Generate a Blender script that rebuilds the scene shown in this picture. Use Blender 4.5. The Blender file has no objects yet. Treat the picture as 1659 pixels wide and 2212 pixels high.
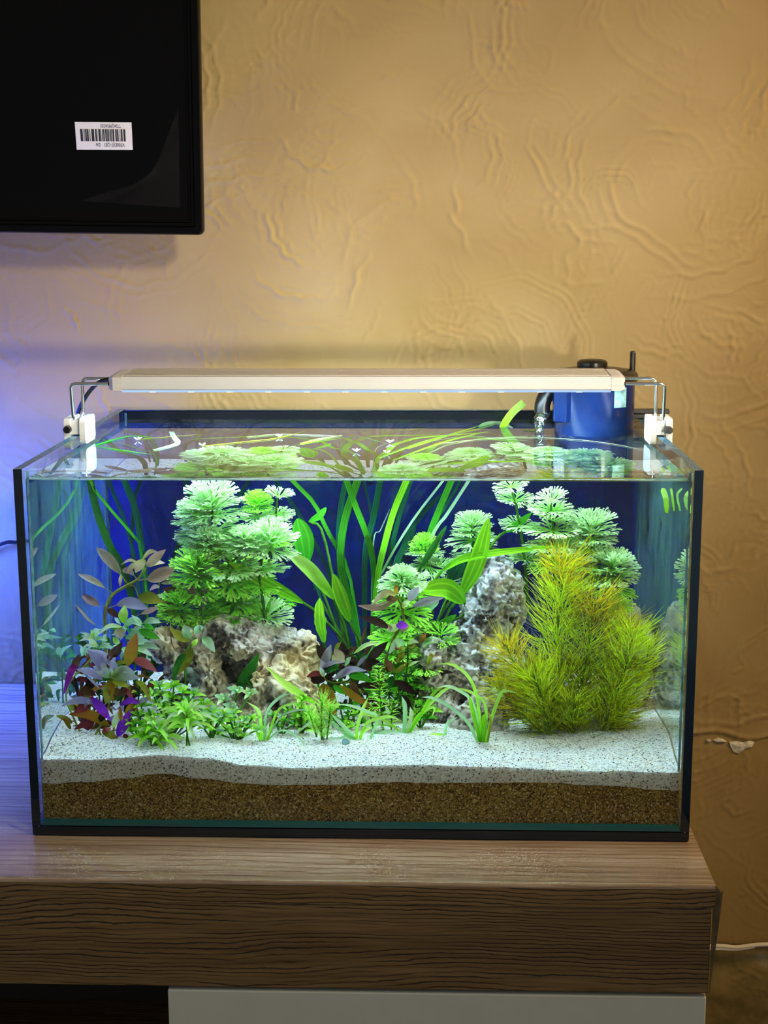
import bpy, bmesh, math, random
import numpy as np
from mathutils import Vector, Matrix, noise

# ------------------------------------------------------------------ camera, world, lights, exposure
sc = bpy.context.scene
COL = sc.collection
random.seed(7)

FPX = 3074.65                                   # focal length in pixels of the 1659 x 2212 frame
CAM = Vector((0.0646677, -1.2168323, 0.5441622))
_p, _y, _r = 0.194136962, -0.0329915899, -0.00354118260
_F = Vector((math.sin(_y) * math.cos(_p), math.cos(_y) * math.cos(_p), -math.sin(_p)))
_R0 = _F.cross(Vector((0, 0, 1))).normalized()
_U0 = _R0.cross(_F)
_R = _R0 * math.cos(_r) + _U0 * math.sin(_r)
_U = _U0 * math.cos(_r) - _R0 * math.sin(_r)
cd = bpy.data.cameras.new('camera')
cd.sensor_fit = 'VERTICAL'; cd.sensor_height = 36.0; cd.lens = FPX * 36.0 / 2212.0
cd.clip_start = 0.01; cd.clip_end = 50
cam = bpy.data.objects.new('camera', cd); COL.objects.link(cam)
cam.matrix_world = Matrix(((_R.x, _U.x, -_F.x, CAM.x), (_R.y, _U.y, -_F.y, CAM.y), (_R.z, _U.z, -_F.z, CAM.z), (0, 0, 0, 1)))
sc.camera = cam

vs = sc.view_settings
vs.view_transform = 'Standard'; vs.look = 'None'; vs.gamma = 1.0; vs.use_curve_mapping = False
vs.exposure = 0.0
cy = sc.cycles
cy.max_bounces = 8; cy.diffuse_bounces = 3; cy.glossy_bounces = 5; cy.transmission_bounces = 10
cy.transparent_max_bounces = 24; cy.caustics_reflective = True; cy.caustics_refractive = True
cy.sample_clamp_indirect = 25.0; cy.blur_glossy = 0.3; cy.use_denoising = True; cy.use_adaptive_sampling = True; cy.adaptive_threshold = 0.12; cy.adaptive_min_samples = 16

world = bpy.data.worlds.new('room_ambient'); sc.world = world; world.use_nodes = True
bg = world.node_tree.nodes['Background']
bg.inputs[0].default_value = (1.0, 0.93, 0.80, 1); bg.inputs[1].default_value = 0.20

def area_light(name, loc, target, size, power, color, mis=False):
    L = bpy.data.lights.new(name, 'AREA'); L.shape = 'DISK'; L.size = size; L.energy = power; L.color = color
    o = bpy.data.objects.new(name, L); COL.objects.link(o); o.location = loc
    d = Vector(target) - Vector(loc); o.rotation_euler = d.to_track_quat('-Z', 'Y').to_euler()
    L.cycles.use_multiple_importance_sampling = mis
    return o
area_light('ceiling_lamp', (1.05, -1.00, 1.45), (-0.05, 0.455, 0.36), 0.20, 1.7, (1.0, 0.91, 0.72)).data.spread = math.radians(40)
area_light('front_room_lamp', (0.85, -1.20, 0.355), (-0.10, 0.455, 0.52), 0.11, 1.05, (1.0, 0.90, 0.70)).data.spread = math.radians(40)
area_light('blue_led_lamp', (-0.62, 0.34, 0.19), (-0.45, 0.46, 0.20), 0.08, 8.5, (0.03, 0.09, 1.0))
area_light('warm_side_lamp', (1.15, -0.10, 0.75), (0.50, 0.46, 0.35), 0.25, 6.0, (1.0, 0.56, 0.11))

# ------------------------------------------------------------------ photograph <-> place
def ray(px, py):
    return (_F + _R * ((px - 829.5) / FPX) - _U * ((py - 1106.0) / FPX)).normalized()
def onplane(px, py, axis, value):
    d = ray(px, py); return CAM + d * ((value - CAM[axis]) / d[axis])
def _refract(d, n, eta):
    c = -d.dot(n); return d * eta + n * (eta * c - math.sqrt(1 - eta * eta * (1 - c * c)))
GLASS = 0.008; ZW = 0.331; IN_X = 0.2917; IN_Y0 = 0.0083; IN_Y1 = 0.4225; TANK_D = 0.431; TANK_H = 0.342; WALL_Y = 0.455
def inwater(px, py, Y):
    p = onplane(px, py, 1, IN_Y0); d = _refract(ray(px, py), Vector((0, -1, 0)), 1 / 1.333)
    return p + d * ((Y - IN_Y0) / d.y)
def pxm(Y): return (1.262 + 0.752 * Y) / FPX      # metres per pixel at depth Y in the water

# front profile of the sand and of the brown soil under it (x, z)
SAND_F = [(-.30, .0700), (-.25, .0705), (-.215, .0735), (-.18, .0765), (-.14, .0735), (-.10, .0672), (-.05, .0650), (0, .0672), (.06, .0690), (.12, .0672), (.20, .0640), (.30, .0625)]
SOIL_F = [(-.30, .0470), (-.25, .0490), (-.215, .0530), (-.18, .0580), (-.14, .0530), (-.10, .0485), (-.03, .0485), (.03, .0520), (.10, .0510), (.158, .0532), (.22, .0500), (.30, .0460)]
def lerp_list(L, x):
    for (x0, z0), (x1, z1) in zip(L, L[1:]):
        if x <= x1:
            t = max(0, (x - x0) / (x1 - x0)); t = t * t * (3 - 2 * t); return z0 + (z1 - z0) * t
    return L[-1][1]
def sand_z(x, y):
    side = (abs(x) / .29) ** 3 * .010 * min(1, y / .1) * (1 - .8 * min(1, max(0, y - .12) / .2))
    return lerp_list(SAND_F, x) * (1 - min(1, y / .25)) + .0665 * min(1, y / .25) + .02 * min(y, .12) - .035 * max(0, y - .15) + side + .0025 * noise.noise(Vector((x * 22, y * 22, 3.1))) * min(1, y * 30)
def ground(px, py):                                # where the line of sight meets the sand
    Y = IN_Y0
    while Y < .40:
        p = inwater(px, py, Y)
        if p.z <= sand_z(p.x, Y): break
        Y += .002
    return inwater(px, py, Y)

# ------------------------------------------------------------------ helpers
def tag(o, label=None, cat=None, group=None, kind=None):
    if label: o['label'] = label
    if cat: o['category'] = cat
    if group: o['group'] = group
    if kind: o['kind'] = kind
    return o
def empty(name, loc, label=None, cat=None, group=None):
    o = bpy.data.objects.new(name, None); COL.objects.link(o); o.location = loc; o.empty_display_size = .01
    return tag(o, label, cat, group)
def link(name, me, parent=None, loc=None):
    o = bpy.data.objects.new(name, me); COL.objects.link(o)
    if parent is not None: o.parent = parent
    if loc is not None: o.location = loc
    return o
class MB:
    """collects geometry; build() links it as one mesh object (vertices relative to the parent's location)"""
    def __init__(s): s.v = []; s.f = []; s.m = []
    def add(s, vs_, fs, mi=0):
        b = len(s.v); s.v += [Vector(v) for v in vs_]; s.f += [tuple(b + i for i in f) for f in fs]; s.m += [mi] * len(fs); return s
    def box(s, a, b, mi=0, M=None):
        x0, y0, z0 = a; x1, y1, z1 = b
        P = [Vector(q) for q in ((x0, y0, z0), (x1, y0, z0), (x1, y1, z0), (x0, y1, z0), (x0, y0, z1), (x1, y0, z1), (x1, y1, z1), (x0, y1, z1))]
        if M: P = [M @ q for q in P]
        return s.add(P, [(0, 3, 2, 1), (4, 5, 6, 7), (0, 1, 5, 4), (1, 2, 6, 5), (2, 3, 7, 6), (3, 0, 4, 7)], mi)
    def tube(s, pts, rad, n=8, cap=True, mi=0):
        pts = [Vector(p) for p in pts]; rad = rad if isinstance(rad, (list, tuple)) else [rad] * len(pts)
        b = len(s.v); ref = None
        for i, p in enumerate(pts):
            t = (pts[min(i + 1, len(pts) - 1)] - pts[max(i - 1, 0)]).normalized()
            if ref is None: ref = Vector((0, 0, 1)) if abs(t.z) < .9 else Vector((1, 0, 0))
            u = (ref - t * ref.dot(t)).normalized(); ref = u; w = t.cross(u)
            for k in range(n):
                a = 2 * math.pi * k / n; s.v.append(p + (u * math.cos(a) + w * math.sin(a)) * rad[i])
        for i in range(len(pts) - 1):
            for k in range(n):
                s.f.append((b + i * n + k, b + i * n + (k + 1) % n, b + (i + 1) * n + (k + 1) % n, b + (i + 1) * n + k)); s.m.append(mi)
        if cap:
            s.f.append(tuple(b + k for k in reversed(range(n)))); s.m.append(mi)
            s.f.append(tuple(b + (len(pts) - 1) * n + k for k in range(n))); s.m.append(mi)
        return s
    def prism(s, poly, h0, h1, axis='z', mi=0):
        n = len(poly)
        mk = {'z': lambda a, b, h: (a, b, h), 'x': lambda a, b, h: (h, a, b), 'y': lambda a, b, h: (a, h, b)}[axis]
        P = [mk(a, b, h0) for a, b in poly] + [mk(a, b, h1) for a, b in poly]
        return s.add(P, [tuple(reversed(range(n))), tuple(range(n, 2 * n))] + [(i, (i + 1) % n, n + (i + 1) % n, n + i) for i in range(n)], mi)
    def build(s, name, mats, parent=None, smooth=False, bevel=0, seg=2):
        me = bpy.data.meshes.new(name)
        off = parent.location if parent is not None else Vector((0, 0, 0))
        if parent is not None and parent.parent is not None: off = off + parent.parent.location
        me.from_pydata([v - off for v in s.v], [], s.f)
        for m in (mats if isinstance(mats, (list, tuple)) else [mats]): me.materials.append(m)
        me.polygons.foreach_set('material_index', s.m)
        if bevel:
            bm = bmesh.new(); bm.from_mesh(me); bmesh.ops.recalc_face_normals(bm, faces=bm.faces)
            bmesh.ops.bevel(bm, geom=[e for e in bm.edges if e.calc_face_angle(0) > .6], offset=bevel, segments=seg, affect='EDGES', profile=.5)
            bm.to_mesh(me); bm.free()
        else:
            bm = bmesh.new(); bm.from_mesh(me); bmesh.ops.recalc_face_normals(bm, faces=bm.faces); bm.to_mesh(me); bm.free()
        if smooth:
            me.polygons.foreach_set('use_smooth', [True] * len(me.polygons))
            if smooth != 'all': me.set_sharp_from_angle(angle=math.radians(42))
        me.update()
        return link(name, me, parent)
def spline(pts, n):
    """Catmull-Rom through pts"""
    P = [Vector(p) for p in pts]
    if len(P) == 2: return [P[0].lerp(P[1], i / (n - 1)) for i in range(n)]
    P = [P[0] * 2 - P[1]] + P + [P[-1] * 2 - P[-2]]
    out = []; segs = len(P) - 3
    for i in range(n):
        t = i / (n - 1) * segs; k = min(int(t), segs - 1); t -= k
        a, b, c, d = P[k:k + 4]
        out.append(.5 * ((2 * b) + (c - a) * t + (2 * a - 5 * b + 4 * c - d) * t * t + (3 * b - a - 3 * c + d) * t ** 3))
    return out

# ------------------------------------------------------------------ materials
def newmat(name):
    m = bpy.data.materials.new(name); m.use_nodes = True; nt = m.node_tree; nt.nodes.clear()
    out = nt.nodes.new('ShaderNodeOutputMaterial'); return m, nt, out
def N(nt, typ, **kw):
    n = nt.nodes.new('ShaderNode' + typ)
    for k, v in kw.items():
        if k in n.inputs: n.inputs[k].default_value = v
        else: setattr(n, k, v)
    return n
def ramp(nt, fac, stops, interp='LINEAR'):
    r = nt.nodes.new('ShaderNodeValToRGB'); r.color_ramp.interpolation = interp
    e = r.color_ramp.elements
    while len(e) < len(stops): e.new(.5)
    for i, (p, c) in enumerate(stops): e[i].position = p; e[i].color = (*c, 1)
    nt.links.new(fac, r.inputs[0]); return r.outputs[0]
def coords(nt, scale=(1, 1, 1), kind='Object', rot=(0, 0, 0)):
    t = nt.nodes.new('ShaderNodeTexCoord'); mp = nt.nodes.new('ShaderNodeMapping')
    mp.inputs['Scale'].default_value = scale; mp.inputs['Rotation'].default_value = rot
    nt.links.new(t.outputs[kind], mp.inputs[0]); return mp.outputs[0]
def pbr(name, color, rough=.5, metal=0, bump=0, bscale=60, var=.0, spec=.5, coat=0):
    m, nt, out = newmat(name); p = N(nt, 'BsdfPrincipled', Roughness=rough, Metallic=metal)
    p.inputs['Base Color'].default_value = (*color, 1); p.inputs['Specular IOR Level'].default_value = spec
    p.inputs['Coat Weight'].default_value = coat
    if var or bump:
        c = coords(nt); nz = N(nt, 'TexNoise', Scale=bscale, Detail=4.0); nt.links.new(c, nz.inputs['Vector'])
        if var:
            lo = tuple(x * (1 - var) for x in color); hi = tuple(min(1, x * (1 + var)) for x in color)
            nt.links.new(ramp(nt, nz.outputs[0], [(.3, lo), (.7, hi)]), p.inputs['Base Color'])
        if bump:
            b = N(nt, 'Bump', Strength=bump, Distance=.002); nt.links.new(nz.outputs[0], b.inputs['Height']); nt.links.new(b.outputs[0], p.inputs['Normal'])
    nt.links.new(p.outputs[0], out.inputs[0]); return m
def leafmat(name, col, col2=None, trans=.48, gloss=.03, vein=0, rnd=.25):
    """leaf: diffuse + translucent, colour from base (col) to tip (col2) along the leaf, lengthwise veins"""
    m, nt, out = newmat(name); col2 = col2 or col
    at = N(nt, 'Attribute'); at.attribute_name = 'along'
    sep = nt.nodes.new('ShaderNodeSeparateXYZ'); nt.links.new(at.outputs['Vector'], sep.inputs[0])
    c = coords(nt); nz = N(nt, 'TexNoise', Scale=90.0, Detail=3.0); nt.links.new(c, nz.inputs['Vector'])
    ad = N(nt, 'Math', operation='MULTIPLY_ADD'); nt.links.new(nz.outputs[0], ad.inputs[0]); ad.inputs[1].default_value = .5; nt.links.new(sep.outputs[0], ad.inputs[2])
    col_o = ramp(nt, ad.outputs[0], [(.35, col), (.95, col2)])
    hs = N(nt, 'HueSaturation'); nt.links.new(col_o, hs.inputs['Color'])
    oi = nt.nodes.new('ShaderNodeObjectInfo')
    mr = N(nt, 'MapRange'); nt.links.new(oi.outputs['Random'], mr.inputs[0]); mr.inputs[3].default_value = 1 - rnd; mr.inputs[4].default_value = 1 + rnd
    nt.links.new(mr.outputs[0], hs.inputs['Value']); hs.inputs['Hue'].default_value = .5
    cc = hs.outputs[0]
    if vein:
        wv = N(nt, 'Math', operation='MULTIPLY'); nt.links.new(sep.outputs[1], wv.inputs[0]); wv.inputs[1].default_value = vein * 6.283
        sn = N(nt, 'Math', operation='SINE'); nt.links.new(wv.outputs[0], sn.inputs[0])
        mx = N(nt, 'MixRGB', blend_type='MULTIPLY'); mx.inputs[0].default_value = 1
        nt.links.new(cc, mx.inputs[1]); nt.links.new(ramp(nt, sn.outputs[0], [(.2, (.72, .78, .6)), (.9, (1.05, 1.05, 1.0))]), mx.inputs[2]); cc = mx.outputs[0]
    df = N(nt, 'BsdfDiffuse'); tr = N(nt, 'BsdfTranslucent'); nt.links.new(cc, df.inputs[0]); nt.links.new(cc, tr.inputs[0])
    m1 = N(nt, 'MixShader'); m1.inputs[0].default_value = trans; nt.links.new(df.outputs[0], m1.inputs[1]); nt.links.new(tr.outputs[0], m1.inputs[2])
    nt.links.new(m1.outputs[0], out.inputs[0]); return m

# wall: tan trowelled plaster
m_wall, nt, out = newmat('trowelled_plaster')
p = N(nt, 'BsdfPrincipled', Roughness=.62); p.inputs['Specular IOR Level'].default_value = .35
c = coords(nt)
n1 = N(nt, 'TexNoise', Scale=3.0, Detail=5.0, Distortion=.6); nt.links.new(c, n1.inputs['Vector'])
n2 = N(nt, 'TexNoise', Scale=420.0, Detail=2.0); nt.links.new(c, n2.inputs['Vector'])
base = ramp(nt, n1.outputs[0], [(.30, (.27, .182, .070)), (.55, (.345, .250, .108)), (.75, (.40, .305, .155))])
zz = nt.nodes.new('ShaderNodeSeparateXYZ'); nt.links.new(c, zz.inputs[0])
# damp, greyish and stained plaster low on the wall (under the cable)
n3 = N(nt, 'TexNoise', Scale=16.0, Detail=6.0, Roughness=.65); nt.links.new(c, n3.inputs['Vector'])
low = N(nt, 'MapRange'); nt.links.new(zz.outputs[2], low.inputs[0]); low.inputs[1].default_value = -.335; low.inputs[2].default_value = -.35; low.inputs[3].default_value = 0; low.inputs[4].default_value = .85
stain = ramp(nt, n3.outputs[0], [(.32, (.075, .055, .022)), (.5, (.19, .15, .055)), (.62, (.26, .21, .09)), (.75, (.40, .40, .33))])
mx = N(nt, 'MixRGB'); nt.links.new(low.outputs[0], mx.inputs[0]); nt.links.new(base, mx.inputs[1]); nt.links.new(stain, mx.inputs[2])
nt.links.new(mx.outputs[0], p.inputs['Base Color'])
b = N(nt, 'Bump', Strength=.10, Distance=.0008); nt.links.new(n2.outputs[0], b.inputs['Height']); nt.links.new(b.outputs[0], p.inputs['Normal'])
nt.links.new(p.outputs[0], out.inputs[0])

def woodmat(name, cols, rough, seed=0.0, bump=.35, line=.005, lines=1.0, streak=300.0):
    """laminate: fine streaks along x and thin dark wavy grain lines"""
    m, nt, out = newmat(name); p = N(nt, 'BsdfPrincipled', Roughness=rough); p.inputs['Specular IOR Level'].default_value = .55
    L = nt.links.new
    t = nt.nodes.new('ShaderNodeTexCoord'); mp = nt.nodes.new('ShaderNodeMapping'); L(t.outputs['Object'], mp.inputs[0]); mp.inputs['Location'].default_value = (seed, seed * 1.7, seed * .6)
    def sc_noise(scale, detail=3.0, rough_=.55, dist=0.0):
        v = N(nt, 'VectorMath', operation='MULTIPLY'); L(mp.outputs[0], v.inputs[0]); v.inputs[1].default_value = scale
        n = N(nt, 'TexNoise', Scale=1.0, Detail=detail, Roughness=rough_, Distortion=dist); L(v.outputs[0], n.inputs['Vector']); return n.outputs[0]
    def M(op, a, b=None, c=None):
        n = N(nt, 'Math', operation=op)
        for i, q in enumerate((a, b, c)):
            if q is None: continue
            if isinstance(q, (int, float)): n.inputs[i].default_value = q
            else: L(q, n.inputs[i])
        return n.outputs[0]
    sp = nt.nodes.new('ShaderNodeSeparateXYZ'); L(mp.outputs[0], sp.inputs[0])
    across = M('ADD', sp.outputs[1], sp.outputs[2])
    warp = M('MULTIPLY', M('SUBTRACT', sc_noise((2.6, 11, 11), 2.0), .5), .040)
    warp2 = M('MULTIPLY', M('SUBTRACT', sc_noise((28, 60, 60), 3.0), .5), .006)
    ph = M('MULTIPLY', M('ADD', M('ADD', across, warp), warp2), 6.2832 / line)
    ln = M('POWER', M('MULTIPLY_ADD', M('SINE', ph), .5, .5), 5.0)                     # thin lines
    gate = ramp(nt, sc_noise((9, 120, 120), 2.0), [(.32, (0, 0, 0)), (.50, (1, 1, 1))])
    ln = M('MULTIPLY', M('MULTIPLY', ln, gate), lines)
    st = sc_noise((11, streak, streak), 3.0, .6); br = sc_noise((1.6, 26, 26), 2.0)
    val = M('ADD', M('MULTIPLY', st, .6), M('MULTIPLY', br, .4))
    base = ramp(nt, val, [(.36, cols[1]), (.50, cols[2]), (.62, cols[3])])
    mx = N(nt, 'MixRGB'); L(ln, mx.inputs[0]); L(base, mx.inputs[1]); mx.inputs[2].default_value = (*cols[0], 1); L(mx.outputs[0], p.inputs['Base Color'])
    h = M('SUBTRACT', M('MULTIPLY', st, .3), ln)
    b = N(nt, 'Bump', Strength=bump, Distance=.0006); L(h, b.inputs['Height']); L(b.outputs[0], p.inputs['Normal'])
    L(p.outputs[0], out.inputs[0]); return m
m_top = woodmat('oak_laminate_top', [(.12, .08, .055), (.30, .22, .15), (.43, .34, .25), (.56, .46, .36)], .23, line=.009, lines=.55, bump=.06, streak=420)
m_apron = woodmat('oak_laminate_front', [(.012, .006, .002), (.15, .088, .033), (.22, .135, .054), (.30, .195, .088)], .5, seed=2.3, bump=.5, line=.0040, lines=.95)

def glassmat(name, tint=(.97, .995, .99), f0=.012, haze=0.0):
    """clear pane: transparent with an angle-dependent reflection"""
    m, nt, out = newmat(name)
    lw = N(nt, 'LayerWeight'); lw.inputs[0].default_value = .5
    pw = N(nt, 'Math', operation='POWER'); nt.links.new(lw.outputs['Facing'], pw.inputs[0]); pw.inputs[1].default_value = 5.0
    ma = N(nt, 'Math', operation='MULTIPLY_ADD'); nt.links.new(pw.outputs[0], ma.inputs[0]); ma.inputs[1].default_value = .9; ma.inputs[2].default_value = f0
    tr = N(nt, 'BsdfTransparent'); tr.inputs[0].default_value = (*tint, 1); gl = N(nt, 'BsdfGlossy', Roughness=.0)
    mx = N(nt, 'MixShader'); nt.links.new(ma.outputs[0], mx.inputs[0]); nt.links.new(tr.outputs[0], mx.inputs[1]); nt.links.new(gl.outputs[0], mx.inputs[2])
    nt.links.new(mx.outputs[0], out.inputs[0]); return m
m_glass = glassmat('pane_glass')
m_edge = pbr('dark_glass_edge', (.002, .010, .022), .08, spec=.6)
m_edge_top = pbr('ground_glass_rim', (.045, .17, .26), .25, spec=.6, var=.5, bscale=300)
m_sil = pbr('blue_white_silicone', (.26, .55, .66), .35, var=.3, bscale=120)
m_sil2 = pbr('dark_blue_silicone', (.01, .06, .14), .35, var=.3, bscale=120)
m_film = pbr('dark_blue_film', (.0006, .016, .24), .45, var=.25, bscale=14, spec=.05)
m_filmunlit = pbr('unlit_film_black', (.004, .005, .010), .18)
m_water, nt, out = newmat('clear_water')
g = N(nt, 'BsdfGlass', IOR=1.333, Roughness=0.0); g.inputs[0].default_value = (.97, .995, 1, 1); nt.links.new(g.outputs[0], out.inputs[0])
m_black = pbr('black_plastic', (.006, .006, .007), .32)
m_blackgloss = pbr('black_gloss', (.0015, .0015, .002), .12, spec=.16)
m_rubber = pbr('black_rubber', (.008, .008, .009), .5)
m_white = pbr('white_plastic', (.80, .80, .80), .4)
m_alu = pbr('white_lacquered_aluminium', (.60, .61, .64), .35, var=.04, bscale=20)
m_alu2 = pbr('grooved_aluminium', (.42, .38, .33), .35)
m_chrome = pbr('polished_steel', (.75, .76, .78), .12, metal=1)
m_drawer = pbr('white_laminate', (.78, .84, .79), .45, var=.03, bscale=30)
m_edgeband = pbr('edge_band', (.085, .075, .045), .5, var=.3, bscale=60)
m_dark = pbr('dark_recess', (.03, .03, .03), .6)
m_blue = pbr('navy_filter_plastic', (.003, .015, .085), .2, var=.25, bscale=30)
m_floor = pbr('floor_tiles_grey', (.22, .20, .17), .4, var=.15, bscale=5)

# ------------------------------------------------------------------ the room
def grid_mesh(name, xs, ys, co):
    """co: (ny, nx, 3) array"""
    ny, nx = co.shape[:2]
    me = bpy.data.meshes.new(name); me.vertices.add(nx * ny); me.vertices.foreach_set('co', co.reshape(-1).astype(np.float32))
    i = np.arange(nx * ny).reshape(ny, nx); q = np.stack([i[:-1, :-1], i[:-1, 1:], i[1:, 1:], i[1:, :-1]], -1).reshape(-1, 4)
    me.loops.add(q.size); me.loops.foreach_set('vertex_index', q.reshape(-1)); me.polygons.add(len(q))
    me.polygons.foreach_set('loop_start', np.arange(0, q.size, 4)); me.polygons.foreach_set('use_smooth', np.ones(len(q), bool))
    me.update(calc_edges=True); return me
rng = np.random.default_rng(11)
STEP = .0023
xs = np.arange(-.70, .70, STEP); zs = np.arange(-.62, .92, STEP)
H = np.zeros((len(zs), len(xs)))
for _ in range(1300):                                     # trowel strokes: fans of fine parallel ridges
    cx_, cz_ = rng.uniform(-.7, .7), rng.uniform(-.62, .92); R = rng.uniform(.025, .11) * (1.6 if rng.random() < .15 else 1)
    i0, i1 = max(0, int((cx_ - R * 1.1 + .70) / STEP)), min(len(xs), int((cx_ + R * 1.1 + .70) / STEP) + 1)
    j0, j1 = max(0, int((cz_ - R * 1.1 + .62) / STEP)), min(len(zs), int((cz_ + R * 1.1 + .62) / STEP) + 1)
    if i1 - i0 < 4 or j1 - j0 < 4: continue
    X, Z = np.meshgrid(xs[i0:i1] - cx_, zs[j0:j1] - cz_); r = np.hypot(X, Z); th = np.arctan2(Z, X)
    th0 = rng.uniform(-math.pi, math.pi); dth = np.abs((th - th0 + math.pi) % (2 * math.pi) - math.pi); span = rng.uniform(.4, 1.3)
    rr = r + .010 * np.sin(th * rng.uniform(1, 4) + rng.uniform(0, 6)) + .0018 * np.sin(th * rng.uniform(9, 22)); w = rng.uniform(.15, .4) * R
    mask = np.clip(1 - dth / span, 0, 1) ** .6 * np.exp(-((r - R * .75) / w) ** 2 * 1.5)
    prof = np.sin(np.abs(rr) ** rng.uniform(.85, 1.15) * 2 * math.pi / rng.uniform(.007, .016) + rng.uniform(0, 6)) + .6 * np.sin(rr * 2 * math.pi / rng.uniform(.013, .05) + rng.uniform(0, 6))
    H[j0:j1, i0:i1] += mask * np.clip(prof - .45, -.1, 1.2) * rng.uniform(.15, 1.0) ** 1.3 * .0015
Xg, Zg = np.meshgrid(xs, zs)
H += .0022 * np.sin(Xg * 9 + 2 * np.sin(Zg * 7)) * np.cos(Zg * 8 + 1.5 * np.sin(Xg * 6))
crk = -.0630 + .004 * np.sin(Xg * 37) + .0025 * np.sin(Xg * 91 + 1)           # horizontal plaster joint low on the wall
H += np.where(Zg < crk, -.0016, 0) + .0018 * np.exp(-((Zg - crk - .003) / .003) ** 2)
H += np.where(Zg < -.342, -.0045, 0) + .0012 * np.sin(Xg * 55 + 3 * np.sin(Zg * 44)) * np.cos(Zg * 60) * (Zg < -.342)
XX = np.concatenate([[-3, -1.5], xs, [1.5, 3]]); ZZ = np.concatenate([zs, [1.4, 2.2]])
HH = np.zeros((len(ZZ), len(XX))); HH[:len(zs), 2:-2] = H
Xg, Zg = np.meshgrid(XX, ZZ)
me = grid_mesh('wall_back', XX, ZZ, np.stack([Xg, WALL_Y - HH, Zg], -1)); me.materials.append(m_wall)
wall = tag(link('wall_back', me), 'tan trowelled plaster wall with swirling trowel strokes', kind='structure')
m_chip = pbr('bare_white_plaster', (.62, .60, .54), .8, bump=.8, bscale=120, var=.25)
def chip(pts):
    P = [onplane(x, y, 1, WALL_Y - .0012) for x, y in pts]; c0 = sum(P, Vector()) / len(P)
    mb = MB(); n = len(P); ring = [c0.lerp(q, .62) + Vector((0, -.0012 - .001 * random.random(), 0)) for q in P]
    mb.add(P + ring + [c0 + Vector((0, -.0022, 0))] + [q + Vector((0, .004, 0)) for q in P],
           [(i, (i + 1) % n, n + (i + 1) % n, n + i) for i in range(n)] + [(n + i, n + (i + 1) % n, 2 * n) for i in range(n)] + [(2 * n + 1 + i, 2 * n + 1 + (i + 1) % n, (i + 1) % n, i) for i in range(n)])
    return mb.build('plaster_chip', m_chip, wall)
chip([(1575, 1604), (1590, 1602), (1606, 1605), (1618, 1600), (1630, 1604), (1624, 1614), (1610, 1618), (1596, 1628), (1584, 1624), (1579, 1614)])
chip([(1541, 1599), (1551, 1594), (1562, 1597), (1570, 1602), (1556, 1604), (1546, 1603)])
chip([(1526, 1599), (1534, 1597), (1536, 1602), (1528, 1603)])
mb = MB(); mb.box((-3, -2.6, -.64), (3, .47, -.62)); tag(mb.build('floor', m_floor), 'grey tiled floor', kind='structure')

# ------------------------------------------------------------------ tv stand
stand = empty('tv_stand', (0, .17, -.62), 'oak laminate TV stand with glossy top and white drawer front', 'tv stand')
def extr_top():
    r = .0035; mb = MB()
    prof = [(-.0873 + r - r * math.cos(a), -r + r * math.sin(a)) for a in [i * math.pi / 2 / 6 for i in range(7)]]
    prof = [(-.0873, -.0205)] + prof + [(.447, 0), (.447, -.0205)]
    mb.prism(prof, -1.35, .3075, 'x'); mb.m[2] = 1; return mb
extr_top().build('top_board', [m_top, m_apron], stand, smooth=True)
MB().box((-1.34, -.0860, -.1000), (.3050, -.0690, -.0212)).build('front_board', m_apron, stand, bevel=.0008)
MB().box((-1.34, -.0690, -.1000), (.3030, .440, -.0900)).build('bottom_board', m_apron, stand)
# peeling edge band on the right end
pts = [(0.3078, -.0860, -.0006), (.3098, -.0858, -.0030), (.3140, -.0850, -.0078)]
mb = MB(); V = []
for z, xo in ((-.0075, .0142), (-.03, .0118), (-.055, .0082), (-.08, .0042), (-.0995, .0012)): V += [(.3055, -.0868, z), (.3055 + xo * .5, -.0850, z), (.3055 + xo * .62, -.082, z)]
V = [(.3072, -.0870, -.0006), (.3092, -.0862, -.0035), (.3100, -.083, -.0050)] + V
n = len(V) // 3; F = []
V2 = V + [(x + .0010, y + .0018, z) for x, y, z in V]; o_ = len(V)
for i in range(n - 1):
    for k in range(2):
        a = i * 3 + k; F += [(a, a + 1, a + 4, a + 3), (o_ + a + 3, o_ + a + 4, o_ + a + 1, o_ + a)]
    a = i * 3; F += [(a, a + 3, o_ + a + 3, o_ + a), (a + 2, o_ + a + 2, o_ + a + 5, a + 5)]
F += [(0, o_, o_ + 1, 1), (1, o_ + 1, o_ + 2, 2)]
a = (n - 1) * 3; F += [(a, a + 1, o_ + a + 1, o_ + a), (a + 1, a + 2, o_ + a + 2, o_ + a + 1)]
mb.add(V2, F); o = mb.build('edge_band', m_edgeband, stand); o['label'] = 'peeling strip of edge banding'
MB().box((.2960, -.0690, -.0900), (.3045, .440, -.0212)).build('end_panel', m_edgeband, stand)
d = MB().box((-.1630, -.0860, -.300), (.3038, -.0690, -.1035)).build('drawer_front', m_drawer, stand, bevel=.0012); d['label'] = 'white laminate drawer front'
MB().box((-.1615, -.0690, -.62), (-.1500, .40, -.1030)).build('side_panel', m_drawer, stand)
MB().box((.2920, -.0690, -.62), (.3030, .40, -.1030)).build('side_panel', m_drawer, stand)
MB().box((-.1630, -.0860, -.60), (.3038, -.0690, -.305)).build('drawer_front', m_drawer, stand, bevel=.0012)
MB().box((-1.34, .38, -.60), (-.1620, .39, -.1005)).build('back_panel', m_dark, stand)
MB().box((-1.34, -.05, -.40), (-.1620, .38, -.385)).build('shelf', m_apron, stand)
MB().box((-1.35, -.0690, -.62), (-1.335, .40, -.1005)).build('side_panel', m_apron, stand)

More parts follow.
